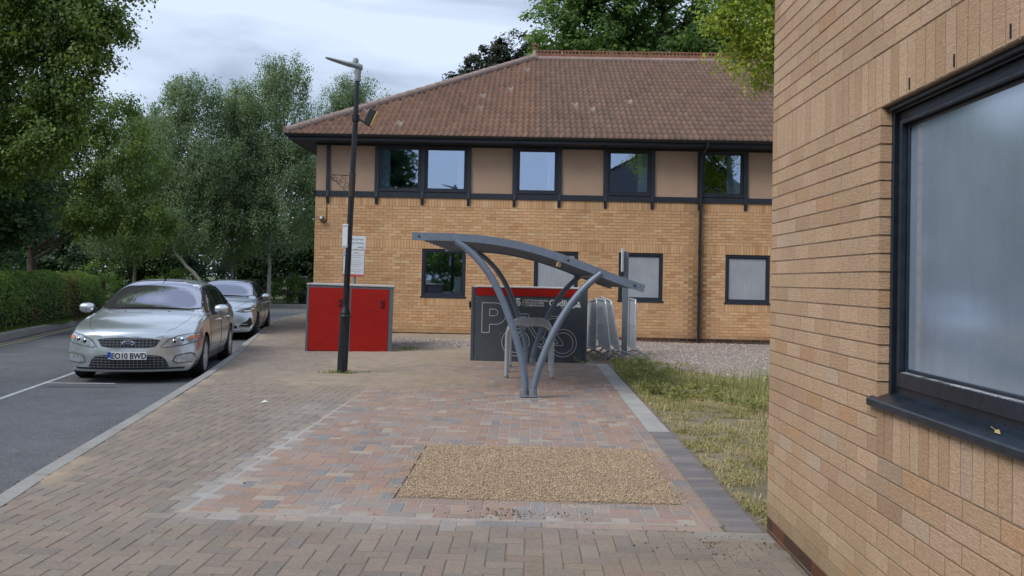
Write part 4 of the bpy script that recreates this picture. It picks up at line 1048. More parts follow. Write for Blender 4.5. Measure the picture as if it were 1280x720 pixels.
# window frame: stepped sections running round the opening
ya, yb = NY1 - WN[0][1], NY1 - WN[0][0]; z0, z1 = .99, 2.19
fx = NX + .042
f = MB()
def ring(mb, x0, x1, i0, i1, bev=.003, bottom_extra=0):
    mb.bb((x0, yb - i1, z0 + i0), (x1, yb - i0, z1 - i0), bev=bev); mb.bb((x0, ya + i0, z0 + i0), (x1, ya + i1, z1 - i0), bev=bev)
    mb.bb((x0 + .0005, ya + i1, z1 - i1), (x1, yb - i1, z1 - i0), bev=bev); mb.bb((x0 + .0005, ya + i1, z0 + i0), (x1, yb - i1, z0 + i1 + bottom_extra), bev=bev)
ring(f, fx, fx + .07, .002, .026); ring(f, fx + .018, fx + .075, .0275, .064, bottom_extra=.030); ring(f, fx + .006, fx + .07, .0645, .082, bottom_extra=.042); ring(f, fx + .03, fx + .065, .0825, .095, bottom_extra=.044)
f.bb((fx - .022, ya, z1 - .020), (fx - .0005, yb - .004, z1 - .003), bev=.003)
wn = Q_(f, 'window', M_dark2)
p = MB(); p.bb((fx + .040, ya + .09, z0 + .09), (fx + .046, yb - .09, z1 - .09)); Q_(p, 'pane', M_filmg, wn)
s = MB(); vs = []
for y_ in (ya - .04, yb + .045):
    for (x_, z_) in ((NX - .024, .964), (NX - .028, .970), (NX - .028, .992), (NX - .023, .998), (fx + .02, 1.026), (fx + .02, .962)): vs.append((x_, y_, z_))
s.add(vs, [tuple(range(6)), tuple(range(11, 5, -1))] + [(i, 6 + i, 6 + (i + 1) % 6, (i + 1) % 6) for i in range(6)]); Q_(s, 'sill', M_dark2, wn)
# flaked pale paint line on the inner bead
s = MB(); s.bb((fx + .008, ya + .1, z0 + .1235), (fx + .029, yb - .1, z0 + .1262))
Q_(s, 'flaked_paint', mat('flaked_primer', (.22, .235, .26), .8, noise=[(9, .95, (1, 1, 1)), (60, .6)]), wn)
lf = MB(); lf.add([(NX + .010, 2.62, 1.012), (NX + .020, 2.645, 1.022), (NX + .02, 2.67, 1.018), (NX + .008, 2.65, 1.012)], [(0, 1, 2, 3)]); lf.tube([(NX + .02, 2.67, 1.018), (NX + .024, 2.70, 1.022)], .0012, 5)
tag(lf.build('dead_leaf', mat('dead_leaf_tan', (.42, .32, .15), .8)), 'dry tan leaf lying on the dark sill of the near window', 'leaf')
# weep slots in the soldier course
for y_ in (3.24, 2.90, 2.56, 2.2):
    s = MB(); s.bb((NX - .0075, y_, 2.205), (NX - .0025, y_ + .004, 2.25)); Q_(s, 'weep_slot', M_black)
s = MB(); s.bb((NX + .3, NY0, .2), (NX + .32, NY1 - .3, 3.4)); s.bb((NX + .001, NY0 - .1, -.3), (NX + 9, NY0, 4.9)); Q_(s, 'inner_wall', M_room)
# upper storey and roof of the near building
s = MB(); s.bb((NX + .003, NY0, 3.471), (NX + .2, NY1 - .003, 4.9)); s.bb((NX + .2, NY1 - .2, 3.471), (NX + 9, NY1 - .003, 4.9)); Q_(s, 'upper_wall', M_render)
s = MB(); s.bb((NX - .03, NY0, 3.466), (NX + .003, NY1 + .03, 3.6)); s.bb((NX + .004, NY1 - .003, 3.466), (NX + 9, NY1 + .03, 3.6)); Q_(s, 'timber_band', M_dark)
s = MB(); s.bb((NX - .5, NY0, 4.8), (NX + 9, NY1 + .5, 4.93)); Q_(s, 'eaves', M_dark)
V, F, C = tile_rows(None, lambda y: 0, lambda y: 14.2, 0, 6.2, 4.96, 8.8, 21)
V = np.array(V); W_ = np.c_[NX - .55 + V[:, 1], NY1 + .5 - V[:, 0], V[:, 2]]; F = np.array(F); cen = W_[F].mean(1)
F = F[(cen[:, 1] < NY1 + .5 - (cen[:, 0] - NX + .55))]
np_mesh('roof', W_ - np.array((NX, NY1, 0)), F, M_tile, nb_, cols=np.array(C), smooth=True)
s = MB(); s.add([(NX - .5, NY0, 4.93), (NX - .5, NY1 + .5, 4.93), (NX + 5.6, NY1 - 5.6, 8.75), (NX + 5.6, NY0, 8.75), (NX + 9, NY1 + .5, 4.93), (NX + 9, NY0, 4.93)], [(0, 3, 2, 1), (1, 2, 4), (2, 3, 5, 4)]); Q_(s, 'roof_deck', M_soffit)
# yellow dandelions
for i, (x_, y_) in enumerate([(3.35, 11.6), (3.28, 11.3), (3.3, 11.9)]):
    d_ = MB(); z_ = float(sz(x_, y_)); d_.tube([(x_, y_, z_), (x_ + .01, y_, z_ + .16)], .003, 5); d_.lathe([(.005, 0), (.024, .008), (.020, .016), (0, .018)], 10, Matrix.Translation((x_ + .01, y_, z_ + .16)), mi=1)
    tag(d_.build('dandelion', [mat('stem', (.1, .2, .04)), M_flower] if i == 0 else [MATS['stem'], M_flower]), 'yellow dandelion in the weeds beside the near brick corner', 'flower', 'dandelions in the weeds')

# ------------------------------------------------------------------ cycle shelter
sh = empty('cycle_shelter', (0, 10.45, 0), label='grey blue steel cycle shelter with a curved roof on V shaped legs', cat='cycle shelter')
ARC = [(-1.47, 1.965), (-1.23, 1.968), (-.83, 1.955), (-.43, 1.925), (-.14, 1.880), (.16, 1.80), (.46, 1.705), (.76, 1.60), (1.05, 1.495), (1.35, 1.395), (1.40, 1.375)]
ax_ = np.array([a[0] for a in ARC]); az_ = np.array([a[1] for a in ARC])
cf = np.polyfit(ax_, az_, 4); arc = lambda x: float(np.polyval(cf, x))
DEP = 4.15
xsA = np.linspace(-1.47, 1.40, 40)
for yy in (0, DEP):
    s = MB(); vs = []; n = len(xsA)
    for x in xsA:
        t = (arc(x + .01) - arc(x - .01)) / .02; nx_, nz_ = -t / math.hypot(1, t), 1 / math.hypot(1, t)
        for (dy, dn) in ((-.03, -.047), (.03, -.047), (.03, .047), (-.03, .047)): vs.append((x + nx_ * dn, yy + dy, arc(x) + nz_ * dn))
    s.add(vs, [(4 * i + j, 4 * i + (j + 1) % 4, 4 * (i + 1) + (j + 1) % 4, 4 * (i + 1) + j) for i in range(n - 1) for j in range(4)] + [(3, 2, 1, 0), (4 * n - 4, 4 * n - 3, 4 * n - 2, 4 * n - 1)])
    s.build('arched_beam', M_shel, sh)
    for bx in (-1.38, .46, 1.28):
        s = MB(); s.lathe([(.013, 0), (.013, .008), (0, .01)], 10, Matrix.Translation((bx, yy - .03, arc(bx))) @ Matrix.Rotation(R(90), 4, 'X')); s.build('bolt', M_black, sh)
# corrugated sheet
ysS = np.linspace(.03, DEP - .03, 22 * 6 + 1); xs_ = np.linspace(-1.45, 1.38, 40)
XX, YY = np.meshgrid(xs_, ysS); ph = ((YY / .19) % 1.0); tr = np.clip(np.abs(ph - .5) * 4 - .5, 0, 1) * .022
ZZ = np.polyval(cf, XX) + .005 + tr; ny, nx = XX.shape; I = np.arange(nx * ny).reshape(ny, nx)
F = np.c_[I[:-1, :-1].ravel(), I[:-1, 1:].ravel(), I[1:, 1:].ravel(), I[1:, :-1].ravel()]
o = np_mesh('roof_sheet', np.c_[XX.ravel(), YY.ravel(), ZZ.ravel()], F, M_shelroof, sh); md = o.modifiers.new('s', 'SOLIDIFY'); md.thickness = .004
# curved ribs under the sheet, parallel to the beams
for yy in np.arange(.45, DEP - .2, .47):
    s = MB(); vs = []; xr_ = np.linspace(-1.42, 1.34, 24); n = len(xr_)
    for x in xr_:
        for (dy, dz) in ((-.022, -.03), (.022, -.03), (.022, -.002), (-.022, -.002)): vs.append((x, yy + dy, arc(x) + dz))
    s.add(vs, [(4 * i + j, 4 * i + (j + 1) % 4, 4 * (i + 1) + (j + 1) % 4, 4 * (i + 1) + j) for i in range(n - 1) for j in range(4)] + [(3, 2, 1, 0), (4 * n - 4, 4 * n - 3, 4 * n - 2, 4 * n - 1)])
    s.build('roof_rib', MATS.get('shelter_rib') or mat('shelter_rib', (.20, .23, .28), .5), sh)
# purlins
for px_ in (-.93, .875):
    s = MB(); s.bb((px_ - .02, .03, arc(px_) - .045), (px_ + .02, DEP - .03, arc(px_) - .005)); s.build('purlin', M_shel, sh)
LL = [(-.045, 0), (-.055, .27), (-.10, .57), (-.20, .87), (-.33, 1.17), (-.46, 1.44), (-.645, 1.70), (-.93, 1.915)]
RL = [(.055, 0), (.085, .2), (.145, .42), (.275, .77), (.44, 1.07), (.625, 1.32), (.875, 1.56)]
def smooth3(P, n=24):
    P = np.array(P); t = np.linspace(0, 1, len(P)); tt = np.linspace(0, 1, n); k = min(5, len(P) - 1)
    return [(float(np.polyval(np.polyfit(t, P[:, 0], 4), q)), float(np.polyval(np.polyfit(t, P[:, 1], 4), q))) for q in tt]
for yy in (0, DEP):
    for Lg in (LL, RL):
        s = MB(); s.tube([(x, yy, z) for x, z in smooth3(Lg)], .044, 14); s.build('leg', M_shel, sh, smooth=True)
    for fx_ in (-.05, .06):
        s = MB(); s.box((fx_, yy, .03), (.10, .13, .012), bev=.003); s.lathe([(.056, 0.036), (.056, .11), (.05, .115)], 14, Matrix.Translation((fx_, yy, 0)))
        for qx in (-.037, .037):
            for qy in (-.05, .05): s.lathe([(.010, .036), (.010, .05), (0, .052)], 6, Matrix.Translation((fx_ + qx, yy + qy, 0)))
        s.build('foot_plate', M_galvd, sh, smooth=True)
    s = MB(); s.box((0, yy, .0045), (.34, .20, .016), bev=.004); s.build('concrete_pad', M_kerb, sh)
s = MB(); s.bar((.33, .0, arc(.33) - .115), (.355, .0, arc(.33) - .048), .05, .012); s.box((.345, -.005, arc(.345) - .085), (.055, .01, .075), Matrix.Rotation(R(12), 3, 'Y')); s.build('label_tag', mat('tan_tape', (.42, .30, .19), .7), sh)

# bike stands
def stand(y, lbl, x=0.01):
    st = empty('bike_stand', (x, y, 0), label=lbl, cat='bike stand', group='hoop bike stands under the cycle shelter')
    s = MB(); w2, h, r = .335, .80, .17; pts = [(-w2, 0, 0)]
    pts += [(-w2, 0, h - r)] + [(-w2 + r - r * math.cos(a), 0, h - r + r * math.sin(a)) for a in np.linspace(.15, PI / 2, 7)] + [(w2 - r + r * math.sin(a), 0, h - r + r * math.cos(a)) for a in np.linspace(0, PI / 2 - .15, 7)] + [(w2, 0, h - r), (w2, 0, 0)]
    s.tube(pts, .030, 12); s.build('hoop', M_galv, st, smooth=True)
    for sx in (-w2, w2):
        s = MB(); s.lathe([(.036, -.01), (.036, .035), (.031, .036)], 12, Matrix.Translation((sx, 0, 0))); s.build('foot_collar', M_galvd if sx < 0 else M_galvd, st)
stand(12.55, 'front galvanised hoop stand nearest the viewer under the shelter')
stand(13.35, 'middle galvanised hoop stand under the shelter', .0)
stand(14.15, 'rear galvanised hoop stand closest to the dark locker', .02)

# ------------------------------------------------------------------ lockers
def TM(x, z, y=0): return frame_matrix((x, y, z), (1, 0, 0), (0, 0, 1))
lk = empty('bike_locker', (-.005, 15.12, 0), (0, 0, R(.5)), label='charcoal bike locker with a red top stripe and white line bicycle graphic', cat='bike locker')
W2, H_, D_ = 1.035, 1.33, 1.7
s = MB(); s.bb((-W2 + .05, .012, .03), (W2 - .05, D_, H_ - .03)); s.build('panel', M_lockg, lk)
for sx in (-1, 1):
    s = MB(); s.bb((sx * W2, 0, .0), (sx * (W2 - .055), .05, H_ - .02), bev=.004); s.build('corner_post', M_lockg, lk)
    s = MB(); s.bb((sx * W2, D_ - .05, .0), (sx * (W2 - .055), D_ + .004, H_ - .02), bev=.004); s.build('corner_post', M_lockg, lk)
s = MB(); s.bb((-W2 + .055, .004, 0), (W2 - .055, .04, .035)); s.build('bottom_rail', M_lockg, lk)
s = MB(); s.bb((-W2, -.004, H_ - .0195), (W2, D_ + .01, H_), bev=.003); s.build('top', M_locktop, lk)
s = MB(); s.bb((-.96, .004, 1.165), (.86, .0115, 1.308)); s.build('red_stripe', M_red, lk)
s = MB(); s.box((-W2 - .03, .12, 1.0), (.04, .05, .11), bev=.01); s.box((-W2 - .025, .12, .93), (.03, .07, .03), bev=.008); s.build('door_handle', M_black, lk)
s = MB()
for (bx, bz) in ((-.95, 1.14), (-.95, 1.05), (-.96, .06), (.9, 1.14), (.9, .06), (-.35, .06), (-.5, .5), (.35, .06), (-.75, .3)): s.lathe([(.007, 0), (.007, .003)], 8, Matrix.Translation((bx, .012, bz)) @ Matrix.Rotation(R(90), 4, 'X'))
s.build('rivets', M_galv, lk)
# graphics: positions from the panel's left edge, drawn as 9 mm raised pale lines
def gl(mb, pts, r=.0056, closed=False):
    P = [(x, .0075, z) for x, z in pts]
    if closed: P = P + [P[0]]
    for a, b in zip(P[:-1], P[1:]):
        mb.bar(a, b, r * 2, .004, up=(0, 1, 0))
    return mb
def circ(cx, cz, r, a0=0, a1=360, n=36): return [(cx + r * math.cos(R(a0 + (a1 - a0) * i / n)), cz + r * math.sin(R(a0 + (a1 - a0) * i / n))) for i in range(n + 1)]
g = MB()
gl(g, [(-.84, .505), (-.84, 1.035)]); gl(g, [(-.84, 1.035), (-.60, 1.035)]); gl(g, circ(-.60, .845, .19, 90, -90)); gl(g, [(-.60, .655), (-.705, .655), (-.705, .505), (-.84, .505)])
gl(g, [(-.705, .925), (-.62, .925)] + circ(-.62, .865, .06, 90, -90, 14) + [(-.705, .805), (-.705, .925)])
g.build('parking_letter', M_line, lk)
g = MB()
WR = .245
for cx in (-.235, .605): gl(g, circ(cx, .345, WR)); gl(g, circ(cx, .345, .185))
# frame doubled lines
gl(g, [(-.17, .80), (-.15, .85), (-.02, .85), (.0, .80), (.0, .75), (-.05, .75), (-.05, .80), (-.17, .80)]); gl(g, [(-.06, .75), (-.255, .345)]); gl(g, [(-.02, .68), (-.215, .335)]); gl(g, [(-.255, .345), (-.215, .335)])
gl(g, [(-.04, .70), (.34, .70)]); gl(g, [(.02, .655), (.27, .655)]); gl(g, [(.02, .655), (.18, .43)]); gl(g, [(-.03, .64), (.14, .40)]); gl(g, [(.27, .655), (.20, .44)])
gl(g, [(.36, .76), (.255, .42)]); gl(g, [(.30, .78), (.38, .77), (.50, .79), (.52, .82), (.30, .82), (.30, .78)])
gl(g, [(.30, .33), (.52, .33), (.42, .52), (.30, .33)]); gl(g, [(.38, .66), (.62, .33), (.60, .30), (.28, .30)]); gl(g, [(.36, .60), (.40, .56)])
gl(g, circ(.22, .36, .085)); gl(g, circ(.22, .36, .045)); gl(g, [(.10, .44), (.16, .41)]); gl(g, [(.12, .30), (.24, .24)])

g.build('bicycle_drawing', M_line, lk)
# crest
g = MB()
def disc(mb, cx, cz, r, n=18, y=.006, r_in=0):
    if r_in:
        V = [(cx + rr * math.cos(2 * PI * i / n), y, cz + rr * math.sin(2 * PI * i / n)) for rr in (r, r_in) for i in range(n)]
        mb.add(V, [(i, (i + 1) % n, n + (i + 1) % n, n + i) for i in range(n)])
    else: mb.add([(cx + r * math.cos(2 * PI * i / n), y, cz + r * math.sin(2 * PI * i / n)) for i in range(n)], [tuple(range(n))])
cxc, czc = -.205, 1.035
star = []
for i in range(16):
    rr = .058 if i % 2 == 0 else .042; star.append((cxc + rr * math.cos(2 * PI * i / 16 + PI / 8), czc + rr * math.sin(2 * PI * i / 16 + PI / 8)))
n = 16; inner = [(cxc + .026 * math.cos(2 * PI * i / 16 + PI / 8), czc + .026 * math.sin(2 * PI * i / 16 + PI / 8)) for i in range(16)]
g.add([(x, .007, z) for x, z in star + inner], [(i, (i + 1) % 16, 16 + (i + 1) % 16, 16 + i) for i in range(16)])
disc(g, cxc - .002, czc, .013, y=.007)
g.add([(cxc - .035, .007, czc + .062), (cxc + .035, .007, czc + .062), (cxc + .042, .007, czc + .095), (cxc + .015, .007, czc + .085), (cxc, .007, czc + .11), (cxc - .015, .007, czc + .085), (cxc - .042, .007, czc + .095)], [(0, 1, 2, 3, 4, 5, 6)])
g.build('crest', M_wht, lk)
g = MB(); g.bb((-.117, .006, .985), (-.109, .0115, 1.105)); g.build('divider', M_wht, lk)
text_mesh('lettering', 'NOTTINGHAMSHIRE', .044, TM(-.083, 1.077, .006), M_wht, lk, bold=.0008)
text_mesh('lettering', 'POLICE & CRIME', .047, TM(-.083, 1.033, .006), M_wht, lk, bold=.0006)
text_mesh('lettering', 'COMMISSIONER', .048, TM(-.083, .988, .006), M_wht, lk, bold=.0006)
text_mesh('lettering', 'Gedling', .150, TM(.345, 1.005, .006), M_wht, lk, bold=.005)
text_mesh('lettering', 'Borough Council', .036, TM(.56, .965, .006), M_wht, lk)
g = MB(); disc(g, .875, 1.065, .022, y=.007); g.add([(.80, .007, .985), (.915, .007, .985), (.91, .007, 1.03), (.88, .007, 1.045), (.85, .007, 1.03), (.835, .007, 1.05)], [(0, 1, 2, 3, 4, 5)])
g.build('emblem', M_wht, lk)

rl = empty('bike_locker', (-4.31, 16.26, -.02), (0, R(.8), R(9.5)), label='pair of red doored bike lockers in a grey frame behind the lamp post', cat='bike locker')
RW, RH, RD = 1.655, 1.33, 1.55
s = MB(); s.bb((.03, .04, .03), (RW - .03, RD, RH - .035)); s.build('body', M_lockframe, rl)
for x0, x1 in ((0, .04), (RW / 2 - .016, RW / 2 + .016), (RW - .085, RW)):
    s = MB(); s.bb((x0, 0, .0), (x1, .05, RH - .03), bev=.003); s.build('corner_post', M_lockframe, rl)
s = MB(); s.bb((.04, .004, RH - .075), (RW - .085, .045, RH - .03)); s.build('top_rail', M_lockframe, rl)
s = MB(); s.bb((-.01, -.012, RH - .03), (RW + .01, RD + .01, RH), bev=.003); s.build('top', M_locktop, rl)
for i, (x0, x1) in enumerate(((.045, RW / 2 - .018), (RW / 2 + .018, RW - .088))):
    s = MB(); s.bb((x0, -.006, .035), (x1, .03, RH - .078), bev=.004); dr = s.build('door', M_red, rl)
    hx = x1 - (.135 if i else .175)
    s = MB(); s.bb((hx - .045, -.014, .90), (hx + .045, -.0065, 1.06), bev=.003); s.build('latch_plate', M_red, dr)
    s = MB(); s.bb((hx - .028, -.0265, .985), (hx + .028, -.0145, 1.04)); s.bb((hx - .028, -.0265, .905), (hx + .028, -.0145, .945)); s.bb((hx + .018, -.03, .93), (hx + .034, -.0145, 1.03)); s.build('handle', M_redd, dr)
    cxm = (x0 + x1) / 2 + .02
    s = MB(); s.bar((cxm - .045, -.009, 1.14), (cxm, -.009, 1.17), .012, .004, up=(0, 1, 0)); s.bar((cxm, -.009, 1.17), (cxm + .045, -.009, 1.14), .012, .004, up=(0, 1, 0)); s.build('embossed_mark', mat('red_mark', (.26, .02, .02), .5) if i == 0 else MATS['red_mark'], dr)
s = MB(); s.bb((.05, .03, -.03), (RW - .09, RD - .1, .03)); s.build('plinth', M_black, rl)

# ------------------------------------------------------------------ lamp post
lp = empty('street_lamp', (-2.80, 12.72, -.045), (0, R(1.65), 0), label='leaning black lamp post with a grey LED lantern before the red lockers', cat='street lamp')
s = MB(); s.lathe([(.082, -.05), (.082, .01), (.078, .03), (.075, .86), (.086, .87), (.086, .905), (.075, .92), (.079, .935), (.072, .955), (.068, .98), (.048, 1.03), (.046, 1.06)], 22); s.build('base_sleeve', M_blackp, lp, smooth=True, angle=35)
s = MB(); s.lathe([(.046, 1.05), (.044, 2.5), (.040, 3.6), (.034, 4.47)], 18); s.build('column', M_blackp, lp, smooth=True)
s = MB(); s.bb((-.02, -.0785, .25), (.05, -.074, .75), bev=.004); s.build('door_panel', M_blackp, lp)
LPZ = -.05
s = MB(); s.lathe([(.046, 4.45), (.050, 4.47), (.046, 4.56), (.05, 4.60), (.042, 4.66)], 16)
V = []
for (x, zc, hy, hz) in ((.06, 4.655, .05, .05), (.02, 4.665, .075, .06), (-.08, 4.69, .09, .048), (-.16, 4.70, .10, .040), (-.30, 4.735, .105, .030), (-.44, 4.77, .085, .022), (-.50, 4.785, .045, .014)):
    for j in range(12):
        th = 2 * PI * j / 12; V.append((x, hy * math.cos(th), zc + hz * math.sin(th) * (1 if math.sin(th) > 0 else .7)))
s.add(V, [(12 * i + j, 12 * i + (j + 1) % 12, 12 * (i + 1) + (j + 1) % 12, 12 * (i + 1) + j) for i in range(6) for j in range(12)] + [tuple(range(11, -1, -1)), tuple(range(72, 84))])
s.build('lantern', M_lampg, lp, smooth=True)
s = MB(); s.lathe([(.03, 4.72), (.045, 4.73), (.045, 4.775), (.03, 4.80), (0, 4.802)], 14, Matrix.Translation((-.045, 0, 0))); s.build('photocell', M_lampg, lp, smooth=True)
s = MB(); s.bar((.03, 0, 3.89), (.20, -.02, 3.80), .05, .03); s.lathe([(.058, 3.84), (.058, 3.94)], 14); s.build('floodlight_arm', M_blackp, lp)
s = MB(); s.box((.235, -.03, 3.90), (.11, .17, .25), Matrix.Rotation(R(22), 3, 'Y'), bev=.012); fl = s.build('floodlight', M_black, lp)
s = MB(); s.box((.298, -.03, 3.875), (.022, .165, .24), Matrix.Rotation(R(22), 3, 'Y'), bev=.004); s.build('yellowed_glass', M_flood, fl)
# scrolled hanging basket bracket
s = MB(); s.tube([(-.38, 0, 3.02), (.05, 0, 3.02)], .006, 6); s.tube([(-.34, 0, 3.0), (-.04, 0, 2.74)], .005, 6)
def scroll(cx, cz, r, a0, turns=1.4, sgn=1): return [(cx + r * (1 - t * .75) * math.cos(R(a0) + sgn * t * turns * 2 * PI), 0, cz + r * (1 - t * .75) * math.sin(R(a0) + sgn * t * turns * 2 * PI)) for t in np.linspace(0, 1, 26)]
for a in ((-.35, 2.975, .045, 90), (-.26, 2.965, .05, 90), (-.13, 2.955, .06, 60), (-.09, 2.87, .05, 200), (-.20, 2.92, .04, 150)): s.tube(scroll(*a), .0045, 5)
s.tube([(.0, .0, 3.06), (.0, .0, 2.70)], .050, 12)
s.build('scroll_bracket', M_rust, lp, smooth=True)
# sign plate strapped to the lamp post
sg = empty('sign', (-2.70, 12.68, 2.06), (0, R(1.2), R(-48)), label='white sign plate strapped edge on to the left of the lamp post', cat='sign')
s = MB(); s.box((-.10, -.05, 0), (.15, .012, .36), bev=.004); s.build('plate', M_signw, sg)
for z in (.155, -.155):
    s = MB(); s.box((-.07, -.06, z), (.16, .006, .016)); s.build('strap', M_galv, sg)

# notice board behind the red lockers
nt_ = empty('notice_board', (-3.93, 18.75, 0), (0, R(1.0), R(-6)), label='white two plate parking notice on a grey post behind the red lockers', cat='sign')
s = MB(); s.tube([(0, .03, 0), (0, .03, 2.25)], .032, 12); s.build('post', M_galvd, nt_, smooth=True)
s = MB(); s.bb((-.20, -.012, 2.055), (.235, 0, 2.355), bev=.004); pl = s.build('upper_plate', M_signw, nt_)
text_mesh('lettering', 'Public Car Park', .052, TM(-.15, 2.265, -.0135), M_texty, pl)
text_mesh('lettering', 'Hours of Parking', .050, TM(-.16, 2.185, -.0135), M_texty, pl)
text_mesh('lettering', 'Parking', .046, TM(.06, 2.09, -.0135), M_texty, pl)
s = MB(); s.bb((-.26, -.012, 1.50), (.215, 0, 2.035), bev=.004); pl = s.build('lower_plate', M_signw, nt_)
s = MB(); s.bb((-.262, -.015, 1.46), (.217, .001, 1.499)); s.build('red_strip', mat('sign_red', (.45, .05, .05), .5), nt_)
s = MB(); s.bb((-.245, -.0145, 1.90), (-.17, -.0125, 2.01)); s.build('blue_square', M_bluey, pl)
text_mesh('parking_symbol', 'P', .10, TM(-.235, 1.92, -.0150), M_wht, pl, bold=.002)
text_mesh('lettering', 'Cars', .05, TM(-.02, 1.965, -.0135), M_texty, pl)
s = MB()
for i, z in enumerate((1.92, 1.88, 1.80, 1.76, 1.72, 1.68, 1.60, 1.56)): s.bb((-.10, -.0140, z), (.19 - .05 * (i % 3), -.0125, z + .010))
s.build('small_print', mat('faint_print', (.30, .32, .35), .6), pl)

# post with a small edge-on sign behind the shelter
ps = empty('sign_post', (1.905, 17.0, 0), label='square grey post with a small white plate behind the crowd barriers', cat='sign post')
s = MB(); s.bb((-.055, -.03, -.05), (.055, .05, 2.07), bev=.008); s.build('post', M_steelw, ps)
s = MB(); s.box((-.075, -.10, 1.89), (.012, .22, .46), Matrix.Rotation(R(-18), 3, 'Z'), bev=.003); s.build('plate', M_wht, ps)
s = MB(); s.box((-.07, -.02, 1.62), (.06, .06, .07), bev=.008); s.build('bracket', M_black, ps)

# crowd barriers
def barrier(lbl, near, far, lean, pitch, h=1.10, fine=21):
    near = Vector(near); far = Vector(far); d = far - near; yaw = math.atan2(d.y, d.x); Ln = d.length
    b = empty('crowd_barrier', (near.x, near.y, .02), (R(lean), R(pitch), yaw), label=lbl, cat='crowd barrier', group='steel crowd barriers stacked beside the dark locker')
    s = MB(); r = .019; c = .10
    pts = [(0, 0, .16), (0, 0, h - c)] + [(c - c * math.cos(a), 0, h - c + c * math.sin(a)) for a in np.linspace(.3, PI / 2, 5)] + [(Ln - c + c * math.sin(a), 0, h - c + c * math.cos(a)) for a in np.linspace(0, PI / 2 - .3, 5)] + [(Ln, 0, h - c), (Ln, 0, .16)]
    s.tube(pts, r, 8); s.tube([(0, 0, .16), (Ln, 0, .16)], r, 8); s.build('frame', M_galv, b, smooth=True)
    s = MB()
    for i in range(1, fine): s.tube([(Ln * i / fine, 0, .16), (Ln * i / fine, 0, h - .01)], .0055, 5, cap=False)
    s.tube([(0, 0, .60), (Ln, 0, .60)], .008, 5); s.build('bars', M_galv, b, smooth=True)
    for fx_ in (.18, Ln - .18):
        s = MB(); s.tube([(fx_, -.30, 0), (fx_, -.05, .14), (fx_, .05, .14), (fx_, .30, 0)], .016, 7); s.build('foot', M_galvd, b, smooth=True)
    return b
barrier('crowd barrier leaning nearest the dark locker side', (1.235, 15.85), (1.20, 17.6), 1, 2.5)
barrier('second crowd barrier from the dark locker, leaning to the right', (1.505, 15.6), (1.44, 17.3), -6, 0)
barrier('third crowd barrier, tilted most and overlapping the grey post', (1.71, 15.7), (1.665, 17.4), -11, -1.5, fine=26)
barrier('last crowd barrier standing upright right of the grey post', (2.0, 16.05), (2.02, 17.9), 0, 0)

# ------------------------------------------------------------------ street edge things far back
fr_ = empty('wooden_rail', (-14, 43.4, 0), label='low wooden rail fence at the far bend of the road', cat='fence')
s = MB(); s.bb((-.5, -.05, .50), (9, .05, .72)); s.build('rail', M_woodf, fr_)
for x in np.arange(-.3, 9, 1.75):
    s = MB(); s.bb((x, .051, -.1), (x + .16, .2, .70)); s.build('post', M_woodf, fr_)
bn = empty('bollard_cabinet', (-11.9, 44.2, 0), label='tall dark grey cabinet with a pale cap behind the wooden rail', cat='cabinet')
s = MB(); s.bb((-.17, -.15, 0), (.17, .15, 1.35), bev=.02); s.build('body', mat('cabinet_grey', (.05, .055, .065), .7), bn)
s = MB(); s.bb((-.20, -.18, 1.351), (.20, .18, 1.42), bev=.01); s.build('cap', M_signw, bn)
bs = empty('sign', (-16.0, 44.6, 0), label='grey back of a square road sign among the birch trunks', cat='sign')
s = MB(); s.bb((-.32, -.01, 1.65), (.32, .01, 2.35)); s.build('plate', mat('sign_back', (.16, .17, .18), .6), bs)
s = MB(); s.tube([(0, .04, 0), (0, .04, 2.3)], .04, 8); s.build('post', M_galvd, bs)
n = 500; y = RNG.uniform(4.6, 20, n); x = np.interp(y, KY, KX) - .16 - np.abs(RNG.normal(0, .12, n))
tag(stones('gutter_grit', np.c_[x, y, np.full(n, -.146)], (.003, .012), [(.10, .085, .06), (.18, .155, .12), (.30, .27, .22)], seed=15), 'grit and leaf crumbs lying in the road gutter by the near kerb', 'grit', kind='stuff')
# scrap of white litter on the paving
lt = MB(); lt.add([(0, 0, .004), (.05, .01, .012), (.085, .035, .006), (.05, .055, .022), (.01, .04, .008), (.045, .03, .034)], [(0, 1, 5), (1, 2, 5), (2, 3, 5), (3, 4, 5), (4, 0, 5), (0, 4, 3, 2, 1)])
o = lt.build('litter', M_wht); o.location = (-3.02, 9.55, 0); tag(o, 'crumpled scrap of white litter on the block paving', 'litter')

# ------------------------------------------------------------------ cars
def interp_rows(keys, ys):
    k = np.array(keys, float); return np.array([[np.interp(y, k[:, 0], k[:, i]) for i in range(1, k.shape[1])] for y in ys])

